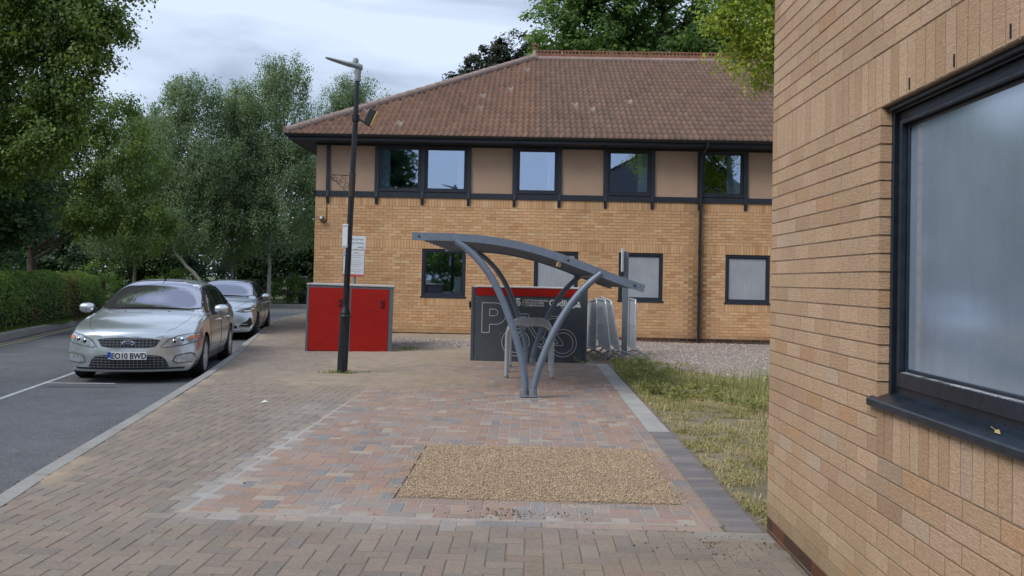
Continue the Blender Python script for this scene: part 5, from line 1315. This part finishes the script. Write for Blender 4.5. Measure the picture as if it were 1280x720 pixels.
def car(name, label, loc, rotz, S, paint, alloy, plate=None, details=None):
    """S: dict of dimensions. local x lateral, y from nose to tail, z up."""
    root = empty(name, loc, (0, 0, rotz), label=label, cat='car', group='silver cars parked along the kerb')
    Lc, HW = S['L'], S['hw']; ys = S['ys']; T = interp_rows(S['tab'], ys)
    # tab columns: shoulder z, centre z, cabin factor, rail x, rail z, width scale
    J = 6; Mr = 6; zb = S['zb']
    sfr = [0, .22, .45, .68, .88, 1.0]; sw = [.90, .965, 1.0, .995, .97, .93]
    V = []; idx = {}
    def vid(x, y, z): V.append((x, y, z)); return len(V) - 1
    def bowf(x, y, z=0):
        b = S['bow'] * (abs(x) / HW) ** 2.4 * max(0, 1 - y / 1.1) ** 1.0
        yr = Lc - y
        rb = S['rbow'] * (abs(x) / HW) ** 2.6 * max(0, 1 - yr / .9)
        return y + b - rb
    secs = []
    for i, y in enumerate(ys):
        sh_, cz, cab, rx, rz, ws = T[i]; hw = HW * ws; side = []
        for m in range(Mr): side.append((hw * sw[m], zb + (sh_ - zb) * sfr[m]))
        xs_h = [hw * sw[-1], hw * .86, hw * .70, hw * .50, hw * .26, 0]
        zs_h = [sh_, sh_ + (cz - sh_) * .38, sh_ + (cz - sh_) * .62, sh_ + (cz - sh_) * .86, sh_ + (cz - sh_) * .97, cz]
        xs_c = [hw * sw[-1], hw * .885, (hw * .885 + rx) / 2 + .018, rx, rx * .55, 0]
        zs_c = [sh_, sh_ + .035, (sh_ + .035 + rz) / 2, rz, rz + (cz - rz) * .75, cz]
        top = [(a * (1 - cab) + b * cab, c * (1 - cab) + d * cab) for a, b, c, d in zip(xs_h, xs_c, zs_h, zs_c)]
        secs.append((y, side, top))
    def pt(sgn, y, x, z, key):
        k = (key, sgn if abs(x) > 1e-6 else 0)
        if k not in idx: idx[k] = vid(sgn * x, bowf(x, y), z)
        return idx[k]
    faces = []
    prof_f = S['prof_f']; prof_r = S['prof_r']
    for sgn in (-1, 1):
        def q(a, b, c, d): faces.append((a, b, c, d) if sgn > 0 else (d, c, b, a))
        G = []
        for i, (y, side, top) in enumerate(secs):
            row = []
            for m in range(Mr):
                yy = y
                if i == 0: yy = y + prof_f[m]
                if i == len(secs) - 1: yy = y - prof_r[m]
                row.append(pt(sgn, yy, side[m][0], side[m][1], ('s', i, m) if m < Mr - 1 else ('t', i, 0)))
            for n in range(1, J):
                yy = y + (prof_f[-1] if i == 0 else 0) - (prof_r[-1] if i == len(secs) - 1 else 0)
                row.append(pt(sgn, yy, top[n][0], top[n][1], ('t', i, n)))
            G.append(row)
        for i in range(len(G) - 1):
            for j in range(len(G[0]) - 1): q(G[i][j], G[i][j + 1], G[i + 1][j + 1], G[i + 1][j])
        for (i, prof, sg) in ((0, prof_f, 1), (len(secs) - 1, prof_r, -1)):
            y, side, top = secs[i]; grid = []
            for m in range(Mr):
                row = []
                for n in range(J):
                    if m == Mr - 1: row.append(G[i][Mr - 1 + n] if n else G[i][m]); continue
                    if n == 0: row.append(G[i][m]); continue
                    x = top[n][0] / max(1e-6, top[0][0]) * side[m][0]
                    crown = (top[n][1] - top[0][1]) * (m / (Mr - 1)) ** 1.5
                    row.append(pt(sgn, y + sg * prof[m], x, side[m][1] + crown, ('c', i, m, n)))
                grid.append(row)
            for m in range(Mr - 1):
                for n in range(J - 1):
                    a, b, c, d = grid[m][n], grid[m][n + 1], grid[m + 1][n + 1], grid[m + 1][n]
                    (q(a, b, c, d) if i == 0 else q(d, c, b, a))
            if i == 0: fb = [grid[0][n] for n in range(J)]
            else: rb_ = [grid[0][n] for n in range(J)]
        # bottom
        bl = []
        for i in range(len(secs)):
            y, side, top = secs[i]; row = [G[i][0]]
            if i == 0: row = fb
            elif i == len(secs) - 1: row = rb_
            else:
                for n in range(1, J): row.append(pt(sgn, y, side[0][0] * (1 - n / (J - 1)), zb, ('b', i, n)))
            bl.append(row)
        for i in range(len(bl) - 1):
            for n in range(J - 1): q(bl[i][n], bl[i + 1][n], bl[i + 1][n + 1], bl[i][n + 1])
    me = bpy.data.meshes.new('cage'); me.from_pydata(V, [], faces); me.update()
    tmp = bpy.data.objects.new('tmp', me); COL.objects.link(tmp)
    ss = tmp.modifiers.new('s', 'SUBSURF'); ss.levels = 3; ss.render_levels = 3
    dg = bpy.context.evaluated_depsgraph_get(); full = bpy.data.meshes.new_from_object(tmp.evaluated_get(dg)); bpy.data.objects.remove(tmp)
    fv = [v.co.copy() for v in full.vertices]; fp = [tuple(p.vertices) for p in full.polygons]
    bvh = BVHTree.FromPolygons(fv, fp)
    # cut wheel arches with boolean
    bo = bpy.data.objects.new('tmpb', full); COL.objects.link(bo); full.materials.clear(); full.materials.append(paint); full.materials.append(M_trim)
    cuts = []
    for wy in S['wheels']:
        for sx in (-1, 1):
            cb = MB(); Mx = Matrix.Translation((sx * (HW + .1), wy, S['wr'] + .01)) @ Matrix.Rotation(R(-90 * sx), 4, 'Y')
            cb.lathe([(S['ar'], 0), (S['ar'], .42)], 40, Mx); c_o = cb.build('cut', [M_trim, M_trim]); cuts.append(c_o)
            bmm = c_o.data; bmm.flip_normals() if False else None
            md = bo.modifiers.new('b', 'BOOLEAN'); md.operation = 'DIFFERENCE'; md.object = c_o; md.solver = 'EXACT'
            try: md.material_mode = 'TRANSFER'
            except Exception: pass
    bpy.context.view_layer.update(); dg = bpy.context.evaluated_depsgraph_get(); fin = bpy.data.meshes.new_from_object(bo.evaluated_get(dg)); fin.name = 'body'
    bpy.data.objects.remove(bo)
    for c_o in cuts: bpy.data.objects.remove(c_o)
    if len(fin.materials) == 0: fin.materials.append(paint)
    shade(fin, 50); body = link('body', fin, root)
    # projected patches
    def patch(pname, poly, axis, mt, off=.004, parent=root, step=.03, cx=None, refl=False, thick=0):
        """poly in (x,z) for axis 'front'/'rear', (y,z) for 'left','right', (x,y) for 'top'"""
        poly = [Vector(p) for p in poly]
        if refl: poly = [Vector((-p.x, p.y)) for p in poly][::-1]
        mnx, mxx = min(p.x for p in poly), max(p.x for p in poly); mny, mxy = min(p.y for p in poly), max(p.y for p in poly)
        pts = []; edges = []
        n = len(poly)
        for i in range(n):
            a, b = poly[i], poly[(i + 1) % n]; k = max(1, int((b - a).length / step))
            for q in range(k): pts.append(a.lerp(b, q / k))
        ne = len(pts); edges = [(i, (i + 1) % ne) for i in range(ne)]
        gx = mnx + step / 2
        while gx < mxx:
            gy = mny + step / 2
            while gy < mxy: pts.append(Vector((gx, gy))); gy += step
            gx += step
        res = delaunay_2d_cdt(pts, edges, [list(range(ne))], 1, 1e-5)
        v2, f2 = res[0], res[2]; out = []; ok = []
        for p in v2:
            if axis == 'front': o_, d_ = Vector((p.x, -2, p.y)), Vector((0, 1, 0))
            elif axis == 'rear': o_, d_ = Vector((p.x, Lc + 2, p.y)), Vector((0, -1, 0))
            elif axis == 'right': o_, d_ = Vector((3, p.x, p.y)), Vector((-1, 0, 0))
            elif axis == 'left': o_, d_ = Vector((-3, p.x, p.y)), Vector((1, 0, 0))
            else: o_, d_ = Vector((p.x, p.y, 3)), Vector((0, 0, -1))
            h, nn_, _, _ = bvh.ray_cast(o_, d_)
            if h is None: out.append(o_); ok.append(False)
            else: out.append(h + (nn_ if nn_.dot(d_) < 0 else -nn_) * off); ok.append(True)
        m2 = MB(); fs = [tuple(f) for f in f2 if all(ok[i] for i in f)]
        used = sorted({i for f in fs for i in f}); mp_ = {o: i for i, o in enumerate(used)}
        m2.add([out[i] for i in used], [tuple(mp_[i] for i in f) for f in fs]); ob = m2.build(pname, mt, parent); shade(ob.data, 60)
        return ob
    def stripe(pname, pts, w_, axis, mt, off=.003, parent=root):
        mbs = MB()
        out = []
        for a, b in zip(pts[:-1], pts[1:]):
            a = Vector(a); b = Vector(b); k = max(1, int((b - a).length / .04))
            for q in range(k): out.append(a.lerp(b, q / k))
        out.append(Vector(pts[-1])); P3 = []
        for p in out:
            if axis in ('right', 'left'): sg = 1 if axis == 'right' else -1; o_, d_ = Vector((3 * sg, p.x, p.y)), Vector((-sg, 0, 0))
            elif axis == 'front': o_, d_ = Vector((p.x, -2, p.y)), Vector((0, 1, 0))
            else: o_, d_ = Vector((p.x, p.y, 3)), Vector((0, 0, -1))
            h, nn_, _, _ = bvh.ray_cast(o_, d_)
            if h is not None: P3.append(h - d_ * off)
        if len(P3) > 1: mbs.tube(P3, w_ / 2, 5)
        return mbs.build(pname, mt, parent)
    # wheels
    wr = S['wr']
    for wi, wy in enumerate(S['wheels']):
        for sx in (-1, 1):
            we = Matrix.Translation((sx * (HW - .118), wy, wr)) @ Matrix.Rotation(R(90 * sx), 4, 'Y')
            s = MB(); s.lathe([(wr * .70, -.105), (wr * .93, -.105), (wr * .985, -.085), (wr, -.05), (wr, .05), (wr * .985, .085), (wr * .93, .105), (wr * .72, .108), (wr * .70, .09)], 40, we, cap=False)
            tw = s.build('wheel', M_tyre, root, smooth=True, angle=30)
            s = MB(); s.lathe([(wr * .72, .10), (wr * .69, .095), (wr * .66, .03), (wr * .60, .0)], 40, we, cap=False)
            for k in range(10 if alloy is M_alloy else 10):
                a = 2 * PI * (k // 2) / 5 + (.16 if k % 2 else -.16); a2 = 2 * PI * (k // 2) / 5 + (.24 if k % 2 else -.24)
                p0 = we @ Vector((.045 * math.cos(a), .045 * math.sin(a), .085)); p1 = we @ Vector((wr * .67 * math.cos(a2), wr * .67 * math.sin(a2), .088))
                s.bar(p0, p1, .030, .03, up=(1, 0, 0))
            s.lathe([(.07, .03), (.07, .085), (.05, .10), (0, .10)], 20, we)
            s.build('rim', alloy, tw, smooth=True, angle=30)
            s = MB(); s.lathe([(0, .005), (wr * .69, .005)], 24, we, cap=False); s.lathe([(wr * .42, .0051), (wr * .42, .03), (0, .03)], 24, we, cap=False); s.build('brake_disc', M_trim, tw)
    details(root, body, patch, stripe, bvh, S)
    return root

# ---- first car: silver estate
SA = dict(L=4.83, hw=.925, zb=.165, bow=.36, rbow=.16, wr=.325, ar=.365, wheels=(.98, 3.83),
          ys=[0, .10, .32, .62, .98, 1.28, 1.42, 1.72, 2.02, 2.30, 2.8, 3.4, 3.95, 4.35, 4.60, 4.74, 4.80],
          #      y   shoulder centre cabin railx railz widthscale
          tab=[(0, .640, .715, 0, .6, 1.1, .955), (.10, .690, .775, 0, .6, 1.1, .965), (.32, .775, .855, 0, .6, 1.1, .985), (.62, .845, .925, 0, .6, 1.1, 1.0), (.98, .885, .975, 0, .62, 1.1, 1.0),
               (1.28, .915, 1.01, .15, .70, 1.0, 1.0), (1.42, .925, 1.045, .7, .735, 1.02, 1.0), (1.72, .935, 1.225, 1, .69, 1.175, 1.0), (2.02, .945, 1.385, 1, .645, 1.325, 1.0), (2.30, .95, 1.475, 1, .62, 1.415, 1.0),
               (2.8, .96, 1.505, 1, .61, 1.445, 1.0), (3.4, .975, 1.495, 1, .60, 1.435, 1.0), (3.95, .99, 1.465, 1, .585, 1.41, .99), (4.35, 1.0, 1.42, 1, .565, 1.365, .975), (4.60, 1.0, 1.20, 1, .60, 1.16, .96), (4.74, .97, 1.04, .6, .70, 1.0, .95), (4.80, .90, .95, 0, .7, .95, .94)],
          prof_f=[.055, .012, .0, .015, .035, .05], prof_r=[.05, .01, 0, 0, .01, .02])
def det_a(root, body, patch, stripe, bvh, S):
    # glass
    ws = patch('windscreen', [(-.735, 1.045), (-.60, 1.035), (0, 1.03), (.60, 1.035), (.735, 1.045), (.665, 1.25), (.575, 1.40), (.30, 1.445), (0, 1.455), (-.30, 1.445), (-.575, 1.40), (-.665, 1.25)], 'front', M_cscreen, .004)
    patch('screen_edge', [(-.775, 1.035), (-.70, 1.02), (.70, 1.02), (.775, 1.035), (.695, 1.25), (.60, 1.415), (.30, 1.462), (0, 1.47), (-.30, 1.462), (-.60, 1.415), (-.695, 1.25)], 'front', M_trim, .002)
    for ax in ('right', 'left'):
        patch('side_window', [(1.62, .99), (1.80, .985), (2.52, 1.0), (2.52, 1.365), (2.30, 1.345), (2.05, 1.25), (1.85, 1.13)], ax, M_cglass, .004)
        patch('side_window', [(2.60, 1.0), (3.52, 1.03), (3.50, 1.365), (3.10, 1.378), (2.60, 1.37)], ax, M_cglass, .004)
        patch('side_window', [(3.62, 1.035), (4.22, 1.06), (4.30, 1.09), (4.16, 1.32), (3.62, 1.36)], ax, M_cglass, .004)
        patch('window_surround', [(1.52, .965), (4.36, 1.045), (4.20, 1.345), (3.5, 1.393), (2.8, 1.398), (2.30, 1.37), (1.95, 1.23)], ax, M_trim, .0015)
        stripe('shut_line', [(1.48, .93), (1.42, .75), (1.42, .42), (1.50, .27)], .008, ax, M_trim, .001)
        stripe('shut_line', [(2.56, .97), (2.58, .6), (2.56, .27)], .008, ax, M_trim, .001)
        stripe('shut_line', [(3.56, 1.0), (3.58, .75), (3.50, .60), (3.42, .40)], .008, ax, M_trim, .001)
        stripe('side_moulding', [(1.45, .40), (2.5, .40), (3.40, .42)], .022, ax, M_paint, .004)
        stripe('sill_trim', [(1.36, .235), (2.5, .225), (3.46, .235)], .05, ax, M_trim, .0)
        sg = 1 if ax == 'right' else -1
        for hy in (2.36, 3.38):
            h, nn_, _, _ = bvh.ray_cast(Vector((3 * sg, hy, .83)), Vector((-sg, 0, 0)))
            m = MB(); m.tube([h + Vector((.002 * sg, -.09, 0)), h + Vector((.035 * sg, -.07, .004)), h + Vector((.038 * sg, .05, .006)), h + Vector((.002 * sg, .08, .004))], [.012, .017, .017, .012], 8); m.build('door_handle', M_chrome, root, smooth=True)
        # mirror
        m = MB(); cx_ = sg * 1.02
        me_ = []
        for i, (t, ry, rz) in enumerate(((-.10, .035, .04), (-.085, .07, .062), (-.02, .085, .078), (.06, .08, .076), (.10, .055, .055), (.115, .02, .02))):
            for j in range(12): th = 2 * PI * j / 12; me_.append((cx_ + sg * t, 1.70 + .02 + ry * math.cos(th) * .8, 1.02 + rz * math.sin(th)))
        m.add(me_, [(12 * i + j, 12 * i + (j + 1) % 12, 12 * (i + 1) + (j + 1) % 12, 12 * (i + 1) + j) for i in range(5) for j in range(12)] + [tuple(range(11, -1, -1)), tuple(range(60, 72))])
        mr_ = m.build('mirror', S['mirror_mat'], root, smooth=True, angle=70)
        m = MB(); m.bar((sg * .87, 1.72, .965), (sg * .95, 1.72, .985), .05, .09); m.build('mirror_arm', M_trim, mr_)
        patch('fog_lamp', [(.60, .325), (.66, .30), (.84, .315), (.86, .335), (.845, .405), (.80, .425), (.63, .39)], 'front', M_lens, .007, refl=(sg < 0))
        patch('fog_lamp_surround', [(.575, .315), (.64, .28), (.86, .30), (.885, .33), (.865, .425), (.80, .445), (.61, .405)], 'front', M_gap, .003, refl=(sg < 0))
        hl = patch('headlight', [(.435, .535), (.50, .525), (.70, .555), (.865, .60), (.895, .635), (.885, .70), (.80, .705), (.64, .675), (.52, .615)], 'front', M_lens, .006, refl=(sg < 0))
        patch('headlight_surround', [(.42, .53), (.50, .512), (.70, .54), (.875, .588), (.91, .63), (.895, .715), (.80, .717), (.635, .69), (.50, .625)], 'front', M_gap, .003, refl=(sg < 0))
        patch('indicator_lens', [(.76, .622), (.865, .645), (.872, .685), (.80, .685), (.755, .66)], 'front', M_amber, .009, hl, step=.02, refl=(sg < 0))
        for (qx, qz, rr) in ((.60, .60, .036), (.70, .625, .030)):
            h, nn_, _, _ = bvh.ray_cast(Vector((qx * sg, -2, qz)), Vector((0, 1, 0)))
            m = MB(); m.lathe([(rr, 0), (rr, .006), (rr * .8, .010), (rr * .75, .004), (0, .002)], 16, Matrix.Translation(h + Vector((0, -.004, 0))) @ Matrix.Rotation(R(90), 4, 'X')); m.build('lamp_reflector', M_chrome, hl, smooth=True)
            m = MB(); m.lathe([(rr * .55, .009), (0, .012)], 14, Matrix.Translation(h + Vector((0, -.004, 0))) @ Matrix.Rotation(R(90), 4, 'X')); m.build('lamp_bulb', M_trim, hl, smooth=True)
    # grilles with bars
    def grille(pname, poly, rows, colsn, m_bar, xr, zr):
        gobj = patch(pname, poly, 'front', M_grille if 0 else M_trim, .003)
        mbx = MB()
        def inside(x, z):
            c = False; n = len(poly)
            for i in range(n):
                (x1, z1), (x2, z2) = poly[i], poly[(i + 1) % n]
                if (z1 > z) != (z2 > z) and x < (x2 - x1) * (z - z1) / (z2 - z1) + x1: c = not c
            return c
        def run(pts):
            cur = []
            for (x, z) in pts:
                if inside(x, z):
                    h, _, _, _ = bvh.ray_cast(Vector((x, -2, z)), Vector((0, 1, 0)))
                    if h is not None: cur.append(h + Vector((0, -.008, 0)))
                else:
                    if len(cur) > 1: mbx.tube(cur, .0036, 5)
                    cur = []
            if len(cur) > 1: mbx.tube(cur, .0036, 5)
        for r_ in range(rows):
            z = zr[0] + (zr[1] - zr[0]) * (r_ + .5) / rows; run([(x, z) for x in np.linspace(xr[0], xr[1], 40)])
        for c_ in range(colsn):
            x = xr[0] + (xr[1] - xr[0]) * (c_ + .5) / colsn; run([(x, z) for z in np.linspace(zr[0], zr[1], 14)])
        mbx.build('grille_bars', M_galvd, gobj)
        return gobj
    up_ = [(-.42, .625), (-.36, .535), (-.24, .515), (.24, .515), (.36, .535), (.42, .625), (.30, .645), (0, .655), (-.30, .645)]
    gu = grille('upper_grille', up_, 4, 17, M_galv, (-.42, .42), (.50, .655))
    stripe('chrome_strip', [(-.43, .634), (-.30, .655), (0, .668), (.30, .655), (.43, .634)], .014, 'front', M_chrome, .006)
    lw_ = [(-.54, .245), (-.46, .225), (.46, .225), (.54, .245), (.49, .36), (.42, .405), (.30, .415), (-.30, .415), (-.42, .405), (-.49, .36)]
    grille('lower_grille', lw_, 5, 20, M_galvd, (-.54, .54), (.225, .415))
    h, _, _, _ = bvh.ray_cast(Vector((0, -2, .585)), Vector((0, 1, 0)))
    m = MB(); Mx = Matrix.Translation(h + Vector((0, -.012, .0))) @ Matrix.Rotation(R(90), 4, 'X') @ Matrix.Diagonal((1, .42, 1, 1)); m.lathe([(.088, -.01), (.088, .006), (.078, .012), (.074, .008), (0, .008)], 26, Mx)
    bd = m.build('badge', M_chrome, root, smooth=True, angle=30)
    m = MB(); m.lathe([(.068, .0095), (0, .0100)], 24, Mx); m.build('badge_oval', M_bluey if 0 else mat('badge_navy', (.015, .03, .10), .3), bd)
    text_mesh('badge_script', 'Ford', .052, frame_matrix(h + Vector((-.050, -.0245, -.013)), (1, 0, 0), (0, 0, 1)), M_chrome, bd, bold=.0015)
    # plate
    h, _, _, _ = bvh.ray_cast(Vector((0, -2, .39)), Vector((0, 1, 0)))
    m = MB(); m.box(h + Vector((0, -.018, .018)), (.52, .014, .111), bev=.003); pl = m.build('number_plate', M_plate, root)
    m = MB(); m.box(h + Vector((-.238, -.0262, .018)), (.044, .002, .109)); m.build('plate_blue_band', M_pblue, pl)
    text_mesh('registration', 'EO10 BWD', .110, frame_matrix(h + Vector((.022, -.0268, -.020)), (1, 0, 0), (0, 0, 1)) @ Matrix.Diagonal((.86, 1, 1, 1)), M_trim, pl, align='CENTER', bold=.0026)
    text_mesh('country_letters', 'GB', .024, frame_matrix(h + Vector((-.238, -.0285, -.026)), (1, 0, 0), (0, 0, 1)), M_wht, pl, align='CENTER', bold=.001)
    # hood creases, wipers, washer, aerial, roof strips
    for sg in (-1, 1):
        stripe('bonnet_edge', [(sg * .46, .12), (sg * .60, .35), (sg * .68, .7), (sg * .72, 1.10), (sg * .735, 1.33)], .005, 'top', M_trim, .0)
        stripe('roof_rail', [(sg * .615, 2.35), (sg * .61, 3.0), (sg * .60, 3.6), (sg * .585, 4.2)], .012, 'top', M_trim, .002)
    stripe('front_edge_line', [(-.46, .12), (-.30, .06), (0, .045), (.30, .06), (.46, .12)], .006, 'top', M_trim, .0)
    stripe('wiper', [(-.62, 1.37), (-.1, 1.38), (.05, 1.40)], .016, 'top', M_trim, .012); stripe('wiper', [(-.02, 1.37), (.45, 1.37), (.66, 1.39)], .016, 'top', M_trim, .012)
    m = MB(); m.tube([(0, 2.42, 1.47), (-.03, 2.36, 1.60)], [.007, .004], 6); m.lathe([(.025, 1.485), (.015, 1.51)], 10, Matrix.Translation((0, 2.42, -.01))); m.build('aerial', M_trim, root)
    for sg in (-1, 1):
        h, _, _, _ = bvh.ray_cast(Vector((sg * .32, 1.18, 3)), Vector((0, 0, -1))); m = MB(); m.box(h, (.03, .02, .014), bev=.004); m.build('washer_jet', M_trim, root)
    patch('tax_disc', [(.50, 1.375), (.57, 1.37), (.56, 1.395), (.49, 1.40)], 'front', M_wht, .007)
    patch('lower_lip', [(-.72, .208), (.72, .208), (.74, .232), (-.74, .232)], 'front', M_trim, .004)
    for ax_r in (-1, 1):
        patch('rear_lamp', [(ax_r * .62, .80), (ax_r * .88, .80), (ax_r * .86, 1.0), (ax_r * .70, .98)][::ax_r], 'rear', mat('rear_lens', (.35, .01, .01), .2, coat=1) if 'rear_lens' not in MATS else MATS['rear_lens'], .005)
    patch('rear_window', [(-.56, 1.06), (.56, 1.06), (.48, 1.34), (-.48, 1.34)], 'rear', M_cglass, .005)
    # underside shadow box: dark sump
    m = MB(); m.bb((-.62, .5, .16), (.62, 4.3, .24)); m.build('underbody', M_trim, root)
SA['mirror_mat'] = M_paint
ang = math.atan2(.52, 3.0)
car('estate_car', 'older silver estate car with a mesh grille nearest the viewer at the kerb', (-5.70, 11.95, -.15), R(12.3), SA, M_paint, M_alloy, details=det_a)

SB = dict(L=4.40, hw=.912, zb=.20, bow=.34, rbow=.22, wr=.325, ar=.362, wheels=(.88, 3.58),
          ys=[0, .10, .32, .62, .95, 1.22, 1.36, 1.66, 1.96, 2.22, 2.7, 3.2, 3.7, 4.02, 4.22, 4.33, 4.38],
          tab=[(0, .70, .76, 0, .6, 1.1, .965), (.10, .745, .815, 0, .6, 1.1, .975), (.32, .82, .90, 0, .6, 1.1, .99), (.62, .875, .955, 0, .6, 1.1, 1.0), (.95, .905, .995, 0, .62, 1.1, 1.0),
               (1.22, .925, 1.02, .15, .68, 1.0, 1.0), (1.36, .935, 1.06, .7, .71, 1.03, 1.0), (1.66, .945, 1.235, 1, .665, 1.18, 1.0), (1.96, .955, 1.385, 1, .62, 1.325, 1.0), (2.22, .96, 1.455, 1, .59, 1.40, 1.0),
               (2.7, .97, 1.475, 1, .585, 1.42, 1.0), (3.2, .985, 1.46, 1, .575, 1.405, 1.0), (3.7, 1.0, 1.42, 1, .55, 1.365, .985), (4.02, 1.01, 1.33, 1, .54, 1.28, .97), (4.22, 1.0, 1.14, 1, .60, 1.11, .96), (4.33, .96, 1.0, .6, .70, .98, .95), (4.38, .88, .92, 0, .7, .95, .94)],
          prof_f=[.05, .01, .0, .01, .03, .05], prof_r=[.04, .01, 0, 0, .01, .02])
def det_b(root, body, patch, stripe, bvh, S):
    patch('windscreen', [(-.70, 1.06), (0, 1.045), (.70, 1.06), (.63, 1.25), (.545, 1.39), (0, 1.435), (-.545, 1.39), (-.63, 1.25)], 'front', M_cscreen, .004)
    patch('screen_edge', [(-.735, 1.05), (0, 1.032), (.735, 1.05), (.655, 1.25), (.565, 1.405), (0, 1.45), (-.565, 1.405), (-.655, 1.25)], 'front', M_trim, .002)
    for ax in ('right', 'left'):
        sg = 1 if ax == 'right' else -1
        patch('side_window', [(1.56, 1.0), (2.42, 1.02), (2.42, 1.345), (2.20, 1.33), (1.98, 1.24)], ax, M_cglass, .004)
        patch('side_window', [(2.50, 1.02), (3.30, 1.05), (3.40, 1.12), (3.20, 1.335), (2.50, 1.345)], ax, M_cglass, .004)
        patch('window_surround', [(1.48, .985), (3.75, 1.075), (3.35, 1.36), (2.7, 1.375), (2.20, 1.355), (1.90, 1.23)], ax, M_trim, .0015)
        stripe('shut_line', [(1.40, .93), (1.36, .7), (1.40, .30)], .008, ax, M_trim, .001); stripe('shut_line', [(2.46, .98), (2.47, .6), (2.44, .28)], .008, ax, M_trim, .001)
        stripe('body_crease', [(1.2, .80), (2.4, .82), (3.9, .86)], .010, ax, M_paint2, .003); stripe('sill_trim', [(1.3, .235), (3.2, .235)], .06, ax, M_trim, .0)
        for hy in (2.28, 3.15):
            h, nn_, _, _ = bvh.ray_cast(Vector((3 * sg, hy, .86)), Vector((-sg, 0, 0))); m = MB(); m.tube([h + Vector((.002 * sg, -.09, 0)), h + Vector((.035 * sg, -.07, .004)), h + Vector((.038 * sg, .05, .006)), h + Vector((.002 * sg, .08, .004))], [.012, .017, .017, .012], 8); m.build('door_handle', M_paint2, root, smooth=True)
        m = MB(); me_ = []; cx_ = sg * 1.0
        for i, (t, ry, rz) in enumerate(((-.10, .03, .03), (-.085, .065, .05), (-.02, .08, .065), (.06, .075, .062), (.10, .05, .045), (.115, .02, .02))):
            for j in range(12): th = 2 * PI * j / 12; me_.append((cx_ + sg * t, 1.64 + ry * math.cos(th) * .8, 1.05 + rz * math.sin(th)))
        m.add(me_, [(12 * i + j, 12 * i + (j + 1) % 12, 12 * (i + 1) + (j + 1) % 12, 12 * (i + 1) + j) for i in range(5) for j in range(12)] + [tuple(range(11, -1, -1)), tuple(range(60, 72))])
        mr_ = m.build('mirror', M_paint2, root, smooth=True, angle=70); m = MB(); m.bar((sg * .84, 1.66, .97), (sg * .93, 1.65, 1.0), .05, .07); m.build('mirror_arm', M_trim, mr_)
        hl = patch('headlight', [(.44, .70), (.60, .675), (.80, .69), (.87, .74), (.865, .80), (.74, .785), (.56, .745)], 'front', mat('smoked_lens', (.16, .18, .21), .1, metal=.5, coat=1, noise=(50, .6)) if 'smoked_lens' not in MATS else MATS['smoked_lens'], .006, refl=(sg < 0))
        patch('daytime_lamp', [(.66, .70), (.80, .71), (.81, .735), (.66, .725)], 'front', M_wht, .009, hl, step=.02, refl=(sg < 0))
        patch('daytime_lamp', [(.80, .74), (.85, .745), (.85, .785), (.80, .775)], 'front', M_wht, .009, hl, step=.02, refl=(sg < 0))
        patch('air_intake', [(.56, .35), (.80, .33), (.84, .40), (.82, .54), (.78, .56), (.72, .47), (.58, .41)], 'front', M_trim, .004, refl=(sg < 0))
        stripe('intake_trim', [(sg * .54, .335), (sg * .80, .305), (sg * .865, .38), (sg * .845, .56)], .03, 'front', M_chrome, .006)
        stripe('intake_blade', [(sg * .55, .395), (sg * .74, .40)], .02, 'front', M_chrome, .008)
        stripe('roof_bar', [(sg * .595, 2.15), (sg * .60, 2.4), (sg * .59, 3.0), (sg * .565, 3.6)], .035, 'top', M_trim, .03)
        stripe('bonnet_edge', [(sg * .44, .12), (sg * .60, .4), (sg * .69, .9), (sg * .70, 1.25)], .008, 'top', M_trim, .0)
    patch('upper_grille', [(-.42, .66), (-.44, .58), (-.34, .47), (.34, .47), (.44, .58), (.42, .66), (0, .685)], 'front', M_trim, .004)
    patch('lower_grille', [(-.52, .30), (.52, .30), (.50, .37), (-.50, .37)], 'front', M_trim, .004)
    stripe('lower_blade', [(-.60, .262), (0, .252), (.60, .262)], .03, 'front', M_chrome, .006)
    h, _, _, _ = bvh.ray_cast(Vector((0, -2, .60)), Vector((0, 1, 0))); m = MB(); m.lathe([(.075, -.01), (.075, .008), (.065, .012), (0, .01)], 22, Matrix.Translation(h + Vector((0, -.01, 0))) @ Matrix.Rotation(R(90), 4, 'X') @ Matrix.Diagonal((1, .42, 1, 1))); m.build('badge', M_chrome, root)
    stripe('wiper', [(-.58, 1.31), (.62, 1.33)], .016, 'top', M_trim, .012)
    m = MB(); m.tube([(0, 2.9, 1.47), (0, 3.0, 1.53)], [.02, .006], 8); m.build('aerial', M_trim, root)
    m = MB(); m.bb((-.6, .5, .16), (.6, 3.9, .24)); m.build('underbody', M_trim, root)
    patch('rear_window', [(-.52, 1.06), (.52, 1.06), (.44, 1.26), (-.44, 1.26)], 'rear', M_cglass, .005)
car('hatchback_car', 'newer silver hatchback with roof bars parked behind the estate car', (-7.50, 20.05, -.15), R(11.5), SB, M_paint2, M_alloyd, details=det_b)

# ------------------------------------------------------------------ render settings
SC.render.engine = 'CYCLES'
SC.cycles.max_bounces = 6; SC.cycles.transparent_max_bounces = 8; SC.cycles.diffuse_bounces = 3; SC.cycles.glossy_bounces = 3
